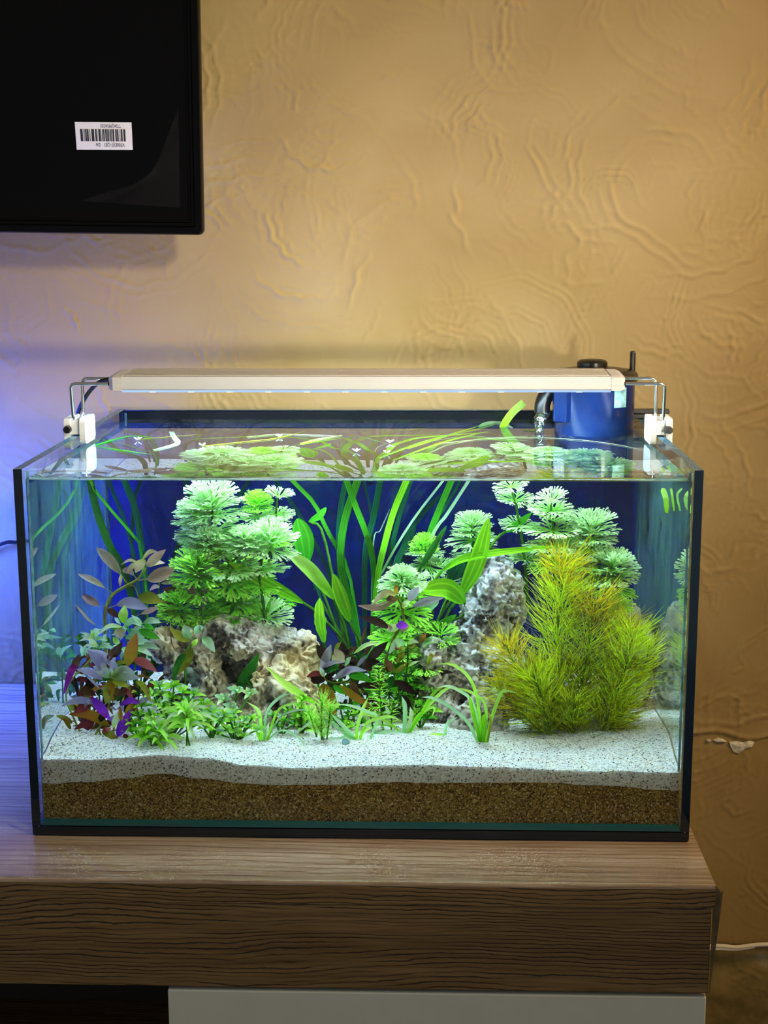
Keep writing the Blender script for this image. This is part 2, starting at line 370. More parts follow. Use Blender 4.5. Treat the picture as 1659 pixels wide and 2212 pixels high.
# ------------------------------------------------------------------ television
TVC = onplane(438.5, 508.5, 1, .395)
tv = empty('television', TVC, 'black flat television on the wall with a white barcode sticker', 'television')
TM = Matrix.Translation(TVC) @ Matrix.Rotation(math.radians(3.0), 4, 'X') @ Matrix.Rotation(math.radians(.95), 4, 'Y')
TI = TM.inverted()
def tvp(px, py, off=0):                                   # pixel -> TV local (x, z) on its front plane
    d = TI.to_3x3() @ ray(px, py); o = TI @ CAM; t = (off - o.y) / d.y; q = o + d * t; return q
def tvbuild(mb, name, mat, parent=None, **kw):
    mb.v = [TM @ v for v in mb.v]; return mb.build(name, mat, parent or tv, **kw)
def rrect(x0, z0, x1, z1, r, n=5):
    P = []
    for cx_, cz_, a0 in ((x1 - r, z0 + r, -90), (x1 - r, z1 - r, 0), (x0 + r, z1 - r, 90), (x0 + r, z0 + r, 180)):
        P += [(cx_ + r * math.cos(math.radians(a0 + 90 * i / n)), cz_ + r * math.sin(math.radians(a0 + 90 * i / n))) for i in range(n + 1)]
    return P
def ring(mb, secs):
    """sections: list of (polygon, y); bridges them"""
    n = len(secs[0][0]); b = len(mb.v)
    V = [(x, y, z) for poly, y in secs for x, z in poly]
    F = [(k * n + i, k * n + (i + 1) % n, (k + 1) * n + (i + 1) % n, (k + 1) * n + i) for k in range(len(secs) - 1) for i in range(n)]
    mb.add(V, F)
TW, TH = 1.10, .645
mb = MB()
ring(mb, [(rrect(-TW, 0, 0, TH, .006), .014), (rrect(-TW, 0, 0, TH, .006), .003), (rrect(-TW + .0015, .0015, -.0015, TH - .0015, .005), .0), (rrect(-TW + .0085, .0085, -.0085, TH - .0085, .003), .0),
          (rrect(-TW + .0100, .0100, -.0100, TH - .0100, .002), .0028), (rrect(-TW + .0130, .0130, -.0130, TH - .0130, .002), .0028), (rrect(-TW + .0140, .0142, -.0140, TH - .0140, .002), .0012), (rrect(-TW + .0152, .0156, -.0152, TH - .0152, .002), .0012), (rrect(-TW + .0156, .0160, -.0156, TH - .0156, .002), .004)])
tvbuild(mb, 'bezel', m_blackgloss, smooth=True)
mb = MB().box((-TW + .01, .0038, .012), (-.012, .0060, TH - .012)); tvbuild(mb, 'screen', m_blackgloss)
mb = MB().prism(rrect(-TW + .07, .03, -.07, TH - .07, .02), .013, .040, 'y'); tvbuild(mb, 'back_cover', m_black)
mb = MB().box((-.75, .040, .20), (-.35, .062, .45)); tvbuild(mb, 'wall_mount', m_black)
# protective film lifting in the corner
m_filmcorner, nt, out = newmat('clear_film')
tr = N(nt, 'BsdfTransparent'); gl = N(nt, 'BsdfGlossy', Roughness=.28); gl.inputs[0].default_value = (.9, .85, .75, 1); mxs = N(nt, 'MixShader'); mxs.inputs[0].default_value = .022
nt.links.new(tr.outputs[0], mxs.inputs[1]); nt.links.new(gl.outputs[0], mxs.inputs[2]); nt.links.new(mxs.outputs[0], out.inputs[0])
a_, b_, c_ = tvp(172, 434), tvp(388, 449), tvp(384, 234); n = 14; V = []; F = []; idx = {}
for i in range(n + 1):
    for j in range(n + 1 - i):
        u, v = i / n, j / n; f_ = 1 - 1.5 * u * v; q = b_ + (a_ - b_) * u * f_ + (c_ - b_) * v * f_
        hgt = .006 * (u * v * 4 + .25 * u * (1 - u)) * (1 - max(0, u + v - .75) * 3.9) + .0022 * math.sin(u * 11 + v * 5) * u * v * 4
        q = Vector((q.x, .0034 - max(.0004, hgt), q.z)); idx[i, j] = len(V); V.append(q)
for i in range(n):
    for j in range(n - i):
        F.append((idx[i, j], idx[i + 1, j], idx[i, j + 1]))
        if i + j < n - 1: F.append((idx[i + 1, j], idx[i + 1, j + 1], idx[i, j + 1]))
mb = MB().add(V, F); o = tvbuild(mb, 'protective_film', m_filmcorner, smooth='all'); o['label'] = 'clear protective film lifting at the screen corner'
# sticker with bar code, upside down
m_paper = pbr('white_paper', (.74, .73, .76), .6); m_ink = pbr('dark_ink', (.012, .016, .03), .6)
def text_mb(txt, size):
    cu = bpy.data.curves.new('txt', 'FONT'); cu.body = txt; cu.size = size; cu.resolution_u = 3
    o = bpy.data.objects.new('txt', cu); COL.objects.link(o); bpy.context.view_layer.update()
    me = o.evaluated_get(bpy.context.evaluated_depsgraph_get()).to_mesh()
    V = [v.co.copy() for v in me.vertices]; F = [tuple(p.vertices) for p in me.polygons]
    bpy.data.objects.remove(o); bpy.data.curves.remove(cu); return V, F
q0, q1, q2, q3 = tvp(161.5, 263.5, .0036), tvp(284, 264.5, .0036), tvp(287, 324, .0036), tvp(166, 323.5, .0036)
def st(u, v, off): q = (q0 * (1 - u) + q1 * u) * (1 - v) + (q3 * (1 - u) + q2 * u) * v; return Vector((q.x, .0038 - off, q.z))
mb = MB().add([st(0, 0, .0006), st(1, 0, .0006), st(1, 1, .0006), st(0, 1, .0006), st(0, 0, 0), st(1, 0, 0), st(1, 1, 0), st(0, 1, 0)], [(0, 3, 2, 1), (4, 5, 6, 7), (0, 1, 5, 4), (1, 2, 6, 5), (2, 3, 7, 6), (3, 0, 4, 7)])
stk = tvbuild(mb, 'sticker', m_paper); stk['label'] = 'white barcode sticker stuck on upside down'
bars = [(.086, .128), (.142, .150), (.158, .166), (.174, .198), (.204, .232), (.250, .262), (.284, .330), (.350, .374), (.380, .388), (.408, .440), (.446, .456), (.472, .488), (.494, .514), (.528, .548), (.553, .566), (.572, .592), (.600, .606), (.614, .630), (.636, .650), (.658, .684), (.706, .730), (.736, .760), (.776, .782), (.792, .796), (.804, .832), (.850, .884)]
for u0, u1 in bars:
    e = .0008; mb = MB().add([st(u0, .25, e), st(u1, .25, e), st(u1, .69, e), st(u0, .69, e)], [(0, 3, 2, 1)]); tvbuild(mb, 'barcode_bar', m_ink, stk)
for txt, u_r, vtop, hgt, wid in (('T724Q993AC03', .812, .075, .125, .36), ('V500DJ7-QE1   D6', .862, .755, .13, .51)):
    V, F = text_mb(txt, 1.0); w = max(v.x for v in V); hh = max(v.y for v in V)
    # upside down: text x runs to the left, its top points down
    V = [st(u_r - v.x / w * wid, vtop + v.y / hh * hgt, .0009) for v in V]
    tvbuild(MB().add(V, F), 'printed_code', m_ink, stk)

# ------------------------------------------------------------------ aquarium
tank = empty('aquarium', (0, .2155, 0), 'rimless glass aquarium on the oak TV stand', 'aquarium')
def boxm(a, b, mis):
    mb = MB().box(a, b); mb.m = list(mis); return mb       # face order: bottom, top, front, right, back, left
G3 = [m_glass, m_edge, m_edge_top]
boxm((-.3, 0, .0008), (.3, TANK_D, .0100), [1, 0, 1, 1, 1, 1]).build('base_pane', G3, tank, bevel=.0006)
boxm((-.292, 0, .0102), (.292, GLASS, .3397), [1, 0, 0, 0, 0, 0]).build('front_pane', G3, tank)
boxm((-.292, .423, .0102), (.292, TANK_D, .3415), [1, 2, 0, 0, 0, 0]).build('back_pane', G3, tank)
boxm((-.3, 0, .0102), (-.2921, TANK_D, TANK_H), [1, 2, 1, 0, 1, 0]).build('side_pane', G3, tank)
boxm((.2921, 0, .0102), (.3, TANK_D, TANK_H), [1, 2, 1, 0, 1, 0]).build('side_pane', G3, tank)
o = MB().box((-.3, .4314, .0008), (.3, .4322, .3415)).build('background_film', m_film, tank); o['label'] = 'dark blue background film on the back pane'
o = MB().box((-.2918, .4228, .300), (.2918, .42295, .3405)).build('rim_shade_strip', m_filmunlit, tank); o['label'] = 'black strip added for the unlit look of the back film at the waterline'  # the blue film goes on behind; its unlit upper band is put in as black
for sx in (-1, 1):
    x0 = sx * .2912
    for y0, sy in ((.0092, 1), (.4220, -1)):
        MB().prism([(x0, y0), (x0 - sx * .0022, y0), (x0, y0 + sy * .0022)], .0115, .3385).build('silicone_seam', m_sil if sy > 0 else m_sil2, tank)
for y0, sy in ((.0092, 1),):
    MB().prism([(y0, .0115), (y0 + sy * .0035, .0115), (y0, .0150)], -.290, .290, 'x').build('silicone_seam', m_sil, tank)
MB().prism([(.0003, .0104), (.0078, .0104), (.0078, .0140), (.0003, .0128)], -.2915, .2915, 'x').build('silicone_seam', pbr('teal_silicone', (.01, .10, .12), .25), tank)
m_algae, nt, out = newmat('algae_haze')
c = coords(nt, (1, 14, 3)); nz = N(nt, 'TexNoise', Scale=6.0, Detail=5.0); nt.links.new(c, nz.inputs['Vector'])
tr = N(nt, 'BsdfTransparent'); df = N(nt, 'BsdfDiffuse'); df.inputs[0].default_value = (.34, .80, .74, 1); tl = N(nt, 'BsdfTranslucent'); tl.inputs[0].default_value = (.34, .80, .74, 1)
ad = N(nt, 'MixShader'); nt.links.new(df.outputs[0], ad.inputs[1]); nt.links.new(tl.outputs[0], ad.inputs[2])
mxs = N(nt, 'MixShader'); nt.links.new(ramp(nt, nz.outputs[0], [(.3, (.02, .02, .02)), (.7, (.12, .12, .12))]), mxs.inputs[0]); nt.links.new(tr.outputs[0], mxs.inputs[1]); nt.links.new(ad.outputs[0], mxs.inputs[2]); nt.links.new(mxs.outputs[0], out.inputs[0])
for s in (-1, 1):
    o = MB().box((s * .2909, .0125, .060), (s * .2911, .4190, .326)).build('algae_film', m_algae, tank); o['label'] = 'hazy green algae film on the inside of a side pane'
water = tag(MB().box((-IN_X, IN_Y0, .0106), (IN_X, IN_Y1, ZW)).build('tank_water', m_water), 'clear water filling the aquarium to just below the rim', 'water')
MB().prism([(IN_Y0, ZW + .0001), (IN_Y0 + .0030, ZW + .0001), (IN_Y0 + .0010, ZW + .0011), (IN_Y0, ZW + .0030)], -.291, .291, 'x').build('meniscus', m_water, water, smooth=True)

# ------------------------------------------------------------------ substrate
def slab(name, top, bot, nx, ny, mat, label, y0=IN_Y0 + .0006):
    X = np.linspace(-.2909, .2909, nx); Yv = np.linspace(0, 1, ny) ** 1.25 * (.4218 - y0) + y0
    V = [(x, y, top(x, y)) for y in Yv for x in X]; F = [(j * nx + i, j * nx + i + 1, (j + 1) * nx + i + 1, (j + 1) * nx + i) for j in range(ny - 1) for i in range(nx - 1)]
    b = len(V); loop = [(x, Yv[0]) for x in X] + [(X[-1], y) for y in Yv[1:]] + [(x, Yv[-1]) for x in X[-2::-1]] + [(X[0], y) for y in Yv[-2:0:-1]]
    lt = [i for i in range(nx)] + [j * nx + nx - 1 for j in range(1, ny)] + [(ny - 1) * nx + i for i in range(nx - 2, -1, -1)] + [j * nx for j in range(ny - 2, 0, -1)]
    K = 6
    for k in range(1, K + 1): V += [(x, y, top(x, y) + (bot(x, y) - top(x, y)) * k / K) for x, y in loop]
    n = len(loop)
    for k in range(K):
        A = lt if k == 0 else [b + (k - 1) * n + i for i in range(n)]; B = [b + k * n + i for i in range(n)]
        F += [(A[(i + 1) % n], A[i], B[i], B[(i + 1) % n]) for i in range(n)]
    F.append(tuple(b + (K - 1) * n + i for i in range(n)))
    o = MB().add(V, F).build(name, mat, smooth=True); return tag(o, label, 'substrate', kind='stuff')
def grainmat(name, scale, stops, stops2, rough=.8, bump=.6):
    m, nt, out = newmat(name); p = N(nt, 'BsdfPrincipled', Roughness=rough); p.inputs['Specular IOR Level'].default_value = .2
    c = coords(nt); v = N(nt, 'TexVoronoi', Scale=scale); nt.links.new(c, v.inputs['Vector'])
    sp = nt.nodes.new('ShaderNodeSeparateColor'); nt.links.new(v.outputs['Color'], sp.inputs[0])
    nz = N(nt, 'TexNoise', Scale=26.0, Detail=4.0); nt.links.new(c, nz.inputs['Vector'])
    a = ramp(nt, sp.outputs[0], stops); b2 = ramp(nt, sp.outputs[0], stops2)
    mx = N(nt, 'MixRGB'); nt.links.new(ramp(nt, nz.outputs[0], [(.42, (0, 0, 0)), (.6, (1, 1, 1))]), mx.inputs[0]); nt.links.new(a, mx.inputs[1]); nt.links.new(b2, mx.inputs[2])
    nt.links.new(mx.outputs[0], p.inputs['Base Color'])
    b = N(nt, 'Bump', Strength=bump, Distance=.0006); b.invert = True; nt.links.new(v.outputs['Distance'], b.inputs['Height']); nt.links.new(b.outputs[0], p.inputs['Normal'])
    nt.links.new(p.outputs[0], out.inputs[0]); return m
m_sand = grainmat('white_quartz_sand', 820, [(0, (.05, .06, .08)), (.07, (.22, .23, .24)), (.14, (.55, .54, .51)), (.4, (.73, .73, .70)), (.8, (.86, .86, .84))], [(0, (.08, .08, .08)), (.07, (.32, .28, .20)), (.16, (.60, .55, .45)), (.5, (.76, .74, .68)), (.85, (.88, .88, .85))])
m_soil = grainmat('brown_soil', 900, [(0, (.02, .010, .003)), (.25, (.16, .085, .014)), (.6, (.34, .20, .040)), (.9, (.46, .29, .075)), (.97, (.75, .6, .34))], [(0, (.025, .016, .004)), (.25, (.18, .11, .018)), (.6, (.36, .24, .045)), (.9, (.50, .35, .09)), (.98, (.75, .62, .36))])
soil_z = lambda x, y: lerp_list(SOIL_F, x) + .0012 * noise.noise(Vector((x * 60, y * 60, 0))) + .0006 * noise.noise(Vector((x * 210, y * 210, 0)))
slab('brown_soil', soil_z, lambda x, y: .0115, 260, 8, m_soil, 'layer of brown planting soil under the white sand')
slab('white_sand', lambda x, y: sand_z(x, y) + .0007 * noise.noise(Vector((x * 170, y * 170, 9))), lambda x, y: soil_z(x, y) + .0002, 330, 150, m_sand, 'layer of white sand covering the aquarium bottom')
m_grain = [pbr('pale_grain', (.88, .86, .80), .7), pbr('grey_grain', (.32, .36, .42), .7), pbr('dark_grain', (.04, .045, .06), .6), pbr('tan_grain', (.60, .44, .22), .7)]
mb = MB(); oc = [(1, 0, 0), (0, 1, 0), (-1, 0, 0), (0, -1, 0), (0, 0, 1), (0, 0, -1)]; of = [(0, 1, 4), (1, 2, 4), (2, 3, 4), (3, 0, 4), (1, 0, 5), (2, 1, 5), (3, 2, 5), (0, 3, 5)]
for _ in range(9000):
    x = random.uniform(-.289, .289); y = IN_Y0 + .0015 + random.random() ** 1.4 * .26; s = random.uniform(.0004, .00085); z = sand_z(x, y) + .0002
    R_ = Matrix.Rotation(random.random() * 6, 3, 'Z'); k = random.choices([0, 1, 2, 3], [6, 2.0, 1.4, .9])[0]
    if k == 2: s *= 1.1
    mb.add([R_ @ Vector((a * s * random.uniform(.7, 1.4), b * s * random.uniform(.7, 1.4), c * s * .8)) + Vector((x, y, z)) for a, b, c in oc], of, k)
tag(mb.build('sand_grains', m_grain), 'loose coarse grains lying on the white sand', 'sand', kind='stuff')
o = MB(); q = ground(748, 1606); o.tube([q + Vector((0, .004, -.006)), q + Vector((-.0005, -.001, .0015)), q + Vector((-.001, -.0025, .003))], [.0036, .0036, .0033], 14)
tag(o.build('diffuser_tube', pbr('frosted_glass', (.20, .36, .38), .25), smooth=True), 'small grey glass tube end poking out of the sand', 'tube')

# ------------------------------------------------------------------ light bar
def emis(name, col, s):
    m, nt, out = newmat(name); e = N(nt, 'Emission', Strength=s); e.inputs[0].default_value = (*col, 1); nt.links.new(e.outputs[0], out.inputs[0]); return m
BAR_Y0, BAR_Y1 = .190, .246
lamp = empty('aquarium_light', (0, .218, .34), 'slim white LED light bar on wire legs across the aquarium', 'aquarium light')
prof = [(BAR_Y0 + .0015, .3900), (BAR_Y0, .3915), (BAR_Y0, .4015), (BAR_Y0 + .0015, .4036)]
prof += [(BAR_Y1 - .0015, .4060), (BAR_Y1, .4045), (BAR_Y1, .3915), (BAR_Y1 - .0015, .3900)]
MB().prism(prof, -.243, .243, 'x').build('housing', m_alu, lamp, smooth=True)
for k in range(5):
    y = BAR_Y0 + .009 + k * .0105; z = .4036 + (y - BAR_Y0) / (BAR_Y1 - BAR_Y0) * .0024
    MB().box((-.242, y, z - .001), (.242, y + .0058, z + .0010)).build('cooling_rib', m_alu2, lamp, bevel=.0004)
cap = [(BAR_Y0 - .0003, .3897), (BAR_Y0 - .0003, .4030), (BAR_Y0 + .006, .4045), (BAR_Y1 - .006, .4066), (BAR_Y1 + .0003, .4050), (BAR_Y1 + .0003, .3897)]
m_cap = pbr('grey_end_cap', (.62, .60, .62), .4)
for s in (-1, 1):
    mb = MB(); n = len(cap); X = [s * .243, s * .252, s * .2565]; inset = [0, 0, .0035]
    V = [(x, y + (.218 - y) / .028 * i_, z + (.397 - z) / .007 * i_ * .4) for x, i_ in zip(X, inset) for y, z in cap]
    mb.add(V, [tuple(range(n)), tuple(reversed(range(2 * n, 3 * n)))] + [(k * n + i, (k + 1) * n + i, (k + 1) * n + (i + 1) % n, k * n + (i + 1) % n) for k in range(2) for i in range(n)])
    c_o = mb.build('end_cap', m_cap, lamp)
    MB().tube([(s * .2560, BAR_Y0 + .004, .3965), (s * .2572, BAR_Y0 + .004, .3965)], .0022, 10).build('set_screw', m_black, c_o)
LED = (.64, .88, 1.0)
o = MB().box((-.240, BAR_Y0 + .004, .3882), (.240, BAR_Y1 - .004, .3899)).build('led_panel', emis('led_white', LED, 54.0), lamp); o['label'] = 'lit white LED panel'
MB().box((-.2425, BAR_Y0 + .0004, .3884), (.2425, BAR_Y0 + .0036, .3899)).build('diffuser_lip', emis('lit_diffuser', (.45, .68, 1.0), 1.0), lamp)
for k in range(12):
    x = -.212 + k * .0385; MB().box((x - .003, BAR_Y0 + .0002, .3883), (x + .003, BAR_Y0 + .0015, .3888)).build('led_spot', emis('led_glow', (.85, .95, 1), 2.2), lamp)
def bend(pts, r=.006, n=5):
    P = [Vector(p) for p in pts]; out = [P[0]]
    for a, b, c in zip(P, P[1:], P[2:]):
        u = (a - b).normalized() * r; w = (c - b).normalized() * r
        for i in range(n + 1):
            t = i / n; out.append((b + u) * (1 - t) ** 2 + b * 2 * t * (1 - t) + (b + w) * t * t)
    return out + [P[-1]]
for s in (-1, 1):
    for y, zt, xo in ((.203, .3955, .2975), (.236, .3975, .2935)):
        MB().tube(bend([(s * .252, y, zt), (s * xo, y, zt), (s * (xo + .001), y + (.010 if y < .22 else 0), .352)]), .0017, 10).build('wire_leg', m_chrome, lamp, smooth=True)
    x_in, x_out = s * .2855, s * .3068
    cl = MB()
    for xa, xb, zb in ((s * .2855, s * .2913, .3335), (s * .3008, s * .3072, .3270)):
        R0 = rrect(.206, zb, .250, .3600, .006, 4); cl.prism(R0, min(xa, xb), max(xa, xb), 'x')
    cl.box((min(x_in, x_out) + .001, .209, .3432), (max(x_in, x_out) - .001, .247, .3575))
    c_o = cl.build('clamp', m_white, lamp, smooth=True); c_o['label'] = 'white plastic rim clamp'
    MB().tube([(s * .3030, .2055, .349), (s * .3030, .200, .349)], [.0042, .0036], 12).build('clamp_screw', m_black, c_o)
cord = [(-.254, .222, .3975), (-.272, .226, .3955), (-.290, .238, .380), (-.307, .262, .3555), (-.318, .300, .325), (-.325, .37, .27), (-.350, .437, .205), (-.400, .445, .184), (-.432, .445, .1790), (-.452, .443, .1768), (-.50, .442, .150), (-.57, .435, .06), (-.62, .42, .006)]
MB().tube(spline(cord, 60), .0022, 8).build('power_cord', m_rubber, lamp, smooth=True)

# ------------------------------------------------------------------ filter
FC = Vector((.2420, .322, 0))
filt = empty('canister_filter', (FC.x, FC.y, .27), 'navy and black canister filter standing in the back corner of the aquarium', 'filter')
def lathe(mb, prof, c, n=40, mi=0):
    b = len(mb.v)
    for r, z in prof:
        for k in range(n): a = 2 * math.pi * k / n; mb.v.append(Vector((c.x + r * math.cos(a), c.y + r * math.sin(a), z)))
    for i in range(len(prof) - 1):
        for k in range(n): mb.f.append((b + i * n + k, b + i * n + (k + 1) % n, b + (i + 1) * n + (k + 1) % n, b + (i + 1) * n + k)); mb.m.append(mi)
    mb.f.append(tuple(b + k for k in reversed(range(n)))); mb.m.append(mi); mb.f.append(tuple(b + (len(prof) - 1) * n + k for k in range(n))); mb.m.append(mi); return mb
lathe(MB(), [(.040, .296), (.0425, .299), (.0425, .386)], FC).build('body', m_blue, filt, smooth=True)
lathe(MB(), [(.0445, .386), (.0455, .388), (.0455, .394), (.0425, .3975), (.030, .3995), (.010, .4005)], FC).build('lid', pbr('brown_black_lid', (.025, .020, .014), .35), filt, smooth=True)
lathe(MB(), [(.0165, .398), (.0165, .4050), (.014, .4075), (.006, .4085)], Vector((.240, .335, 0)), 24).build('knob', m_black, filt, smooth=True)
MB().box((.2785, .315, .322), (.2840, .325, .4185)).build('hanging_rod', m_black, filt, bevel=.0018)
MB().box((.2840, .345, .3475), (.3270, .358, .3520)).build('rim_hook', m_black, filt, bevel=.0008)
MB().box((.2840, .340, .3430), (.3005, .362, .3475)).build('rim_hook', m_black, filt, bevel=.0008)
MB().box((.2790, .325, .344), (.2845, .360, .351)).build('bracket_arm', m_black, filt)
MB().prism([(.196, .296), (.208, .289), (.215, .294), (.205, .318), (.196, .318)], .345, .383).build('intake_guard', m_blue, filt, bevel=.001)
MB().tube(spline([(.204, .325, .381), (.192, .322, .374), (.186, .320, .362), (.1855, .319, .352)], 12), [.009] * 4 + [.0085] * 8, 14).build('spout', m_black, filt, smooth=True)
m_jet, nt, out = newmat('falling_water')
tr = N(nt, 'BsdfTransparent'); tr.inputs[0].default_value = (.85, .9, .95, 1); gl = N(nt, 'BsdfGlossy', Roughness=.08); mxs = N(nt, 'MixShader'); mxs.inputs[0].default_value = .35
nt.links.new(tr.outputs[0], mxs.inputs[1]); nt.links.new(gl.outputs[0], mxs.inputs[2]); nt.links.new(mxs.outputs[0], out.inputs[0])
MB().tube([Vector((.1855 - .004 * t + .001 * math.sin(t * 17), .318, .353 - .0225 * t)) for t in [i / 10 for i in range(11)]], [.0075 - .003 * i / 10 + .0009 * math.sin(i * 2.3) for i in range(11)], 12).build('water_jet', m_jet, filt, smooth=True)
a0 = math.radians(-68); T = []
for i in range(7):
    a = a0 + i * math.radians(22) / 6
    for z in (.3615, .3825): T.append((FC.x + .0428 * math.cos(a), FC.y + .0428 * math.sin(a), z))
o = MB().add(T, [(2 * i, 2 * i + 2, 2 * i + 3, 2 * i + 1) for i in range(6)]).build('tape', pbr('silvery_tape', (.25, .52, .60), .2, bump=.8, bscale=160, var=.4), filt, smooth='all'); o['label'] = 'shiny patch of clear tape'

# ------------------------------------------------------------------ cables on the wall
w1 = [onplane(x, y, 1, WALL_Y - .006) for x, y in ((1480, 2046), (1550, 2043), (1590, 2046), (1625, 2042), (1659, 2040), (1760, 2040))]
tag(MB().tube(spline(w1, 30), .0026, 8).build('wall_cable', m_white, smooth=True), 'white cable running along the wall beside the TV stand, upper strand', 'cable')
w2 = [onplane(x, y, 1, WALL_Y - .0055) for x, y in ((1480, 2050), (1550, 2049), (1590, 2050), (1630, 2044.5))]
tag(MB().tube(spline(w2, 20), .0022, 8).build('wall_cable', m_white, smooth=True), 'short lower strand of white cable on the wall, joining the upper', 'cable')

# ------------------------------------------------------------------ rocks
def rockmat(name, dark, mid, light, tan, scale=1.0):
    m, nt, out = newmat(name); p = N(nt, 'BsdfPrincipled', Roughness=.85); p.inputs['Specular IOR Level'].default_value = .15
    c = coords(nt)
    n1 = N(nt, 'TexNoise', Scale=38.0 * scale, Detail=8.0, Roughness=.65); nt.links.new(c, n1.inputs['Vector'])
    n2 = N(nt, 'TexNoise', Scale=9.0, Detail=3.0); nt.links.new(c, n2.inputs['Vector'])
    vo = N(nt, 'TexVoronoi', Scale=150.0 * scale); nt.links.new(c, vo.inputs['Vector'])
    a = ramp(nt, n1.outputs[0], [(.38, dark), (.47, mid), (.58, light)])
    b2 = ramp(nt, n1.outputs[0], [(.34, dark), (.46, tuple(x * .8 for x in tan)), (.62, tan)])
    mx = N(nt, 'MixRGB'); nt.links.new(ramp(nt, n2.outputs[0], [(.48, (0, 0, 0)), (.60, (1, 1, 1))]), mx.inputs[0]); nt.links.new(a, mx.inputs[1]); nt.links.new(b2, mx.inputs[2])
    nt.links.new(mx.outputs[0], p.inputs['Base Color'])
    ad = N(nt, 'Math', operation='MULTIPLY_ADD'); nt.links.new(vo.outputs[0], ad.inputs[0]); ad.inputs[1].default_value = .4; nt.links.new(n1.outputs[0], ad.inputs[2])
    b = N(nt, 'Bump', Strength=.8, Distance=.003); nt.links.new(ad.outputs[0], b.inputs['Height']); nt.links.new(b.outputs[0], p.inputs['Normal'])
    nt.links.new(p.outputs[0], out.inputs[0]); return m
def rock(name, blobs, mat, label, voxel=.0013, amp=.007, pit=.006, seed=0.0, freq=55):
    bm = bmesh.new()
    for x, y, Y, rx, ry, rz in blobs:                        # pixel centre, depth, radii in pixels (rx, rz) and metres (ry)
        c = inwater(x, y, Y); s = pxm(Y)
        M = Matrix.Translation(c) @ Matrix.Diagonal((rx * s, ry, rz * s, 1))
        bmesh.ops.create_icosphere(bm, subdivisions=3, radius=1, matrix=M)
    me = bpy.data.meshes.new(name); bm.to_mesh(me); bm.free()
    o = link(name, me); md = o.modifiers.new('r', 'REMESH'); md.mode = 'VOXEL'; md.voxel_size = voxel
    bpy.context.view_layer.update()
    e = o.evaluated_get(bpy.context.evaluated_depsgraph_get()); me2 = bpy.data.meshes.new_from_object(e)
    o.modifiers.clear(); o.data = me2; bpy.data.meshes.remove(me); me2.name = name
    n = len(me2.vertices); co = [v.co.copy() for v in me2.vertices]; no = [v.normal.copy() for v in me2.vertices]; out = []
    so = Vector((seed, seed * 2.1, -seed))
    for v, nn in zip(co, no):
        q = v * freq + so
        h = amp * (noise.noise(q * .35) * 1.3 + noise.noise(q) * .6)
        r = abs(noise.noise(q * 1.4 + Vector((5, 1, 2)))) ; h += amp * .7 * (.25 - r)
        pv = noise.voronoi(v * freq * 2.6 + so)[0][0]; h -= pit * max(0, .40 - pv) * 2.6 * (.4 + max(0, noise.noise(q * .6 + Vector((9, 9, 9))) + .3))
        h += amp * .42 * (.3 - abs(noise.noise(q * 3.1 + Vector((2, 7, 4))))) + amp * .22 * noise.noise(q * 6.0)
        out.append(v + nn * h)
    me2.vertices.foreach_set('co', [c for v in out for c in v]); me2.update()
    me2.polygons.foreach_set('use_smooth', [True] * len(me2.polygons)); me2.materials.clear(); me2.materials.append(mat)
    return tag(o, label, 'rock')
m_rock1 = rockmat('pitted_grey_stone', (.07, .06, .055), (.42, .38, .34), (.80, .76, .70), (.66, .52, .28))
m_rock2 = rockmat('jagged_grey_stone', (.035, .036, .042), (.34, .34, .35), (.80, .80, .82), (.52, .46, .38), 1.3)
rock('pitted_stone', [(360, 1395, 0.190, 34, .030, 44), (385, 1440, 0.180, 38, .030, 40), (420, 1375, 0.210, 44, .035, 40), (480, 1375, 0.205, 50, .036, 36), (535, 1390, 0.197, 54, .038, 42), (600, 1400, 0.203, 52, .038, 40), (650, 1415, 0.205, 40, .034, 46), (455, 1470, 0.173, 34, .026, 70), (440, 1430, 0.190, 40, .030, 50), (560, 1480, 0.175, 30, .026, 60), (620, 1480, 0.175, 52, .032, 58), (580, 1430, 0.187, 44, .030, 30), (660, 1500, 0.175, 34, .028, 60), (520, 1530, 0.190, 60, .03, 40), (400, 1530, 0.180, 50, .025, 40), (492, 1445, 0.222, 44, .020, 60), (505, 1500, 0.215, 50, .020, 50), (450, 1540, 0.165, 40, .024, 40), (570, 1550, 0.160, 50, .026, 40), (640, 1545, 0.160, 50, .026, 44)],
     m_rock1, 'wide pitted grey and tan stone with a hollow under its front', seed=3.3, amp=.0085, pit=.015)
rock('jagged_stone', [(1076, 1246, .245, 34, .028, 34), (1060, 1250, .245, 20, .02, 26), (1092, 1262, .246, 26, .024, 34), (1068, 1290, .243, 52, .034, 42), (1048, 1325, .240, 56, .036, 44), (1030, 1365, .237, 58, .038, 44), (1018, 1400, .232, 60, .038, 40), (1090, 1340, .243, 44, .030, 60), (935, 1420, .205, 30, .026, 36), (945, 1470, .200, 36, .028, 44), (985, 1450, .212, 40, .028, 50), (1030, 1470, .200, 40, .028, 50), (1060, 1440, .215, 44, .030, 60), (955, 1530, .185, 34, .026, 40), (1010, 1560, .165, 42, .026, 40), (1045, 1545, .160, 54, .028, 60), (1110, 1480, .215, 50, .030, 70)],
     m_rock2, 'tall jagged dark grey stone leaning behind the olive feathery plants', seed=8.1, amp=.0085, pit=.015, freq=62)
rock('rounded_stone', [(1345, 1330, .255, 40, .035, 40), (1365, 1390, .25, 50, .035, 60), (1355, 1470, .25, 55, .035, 70)], m_rock2, 'rounded grey stone mostly hidden behind the feathery plants by the right pane', seed=1.7, amp=.004, pit=.003)
q = inwater(417, 1461, .165); o = MB()
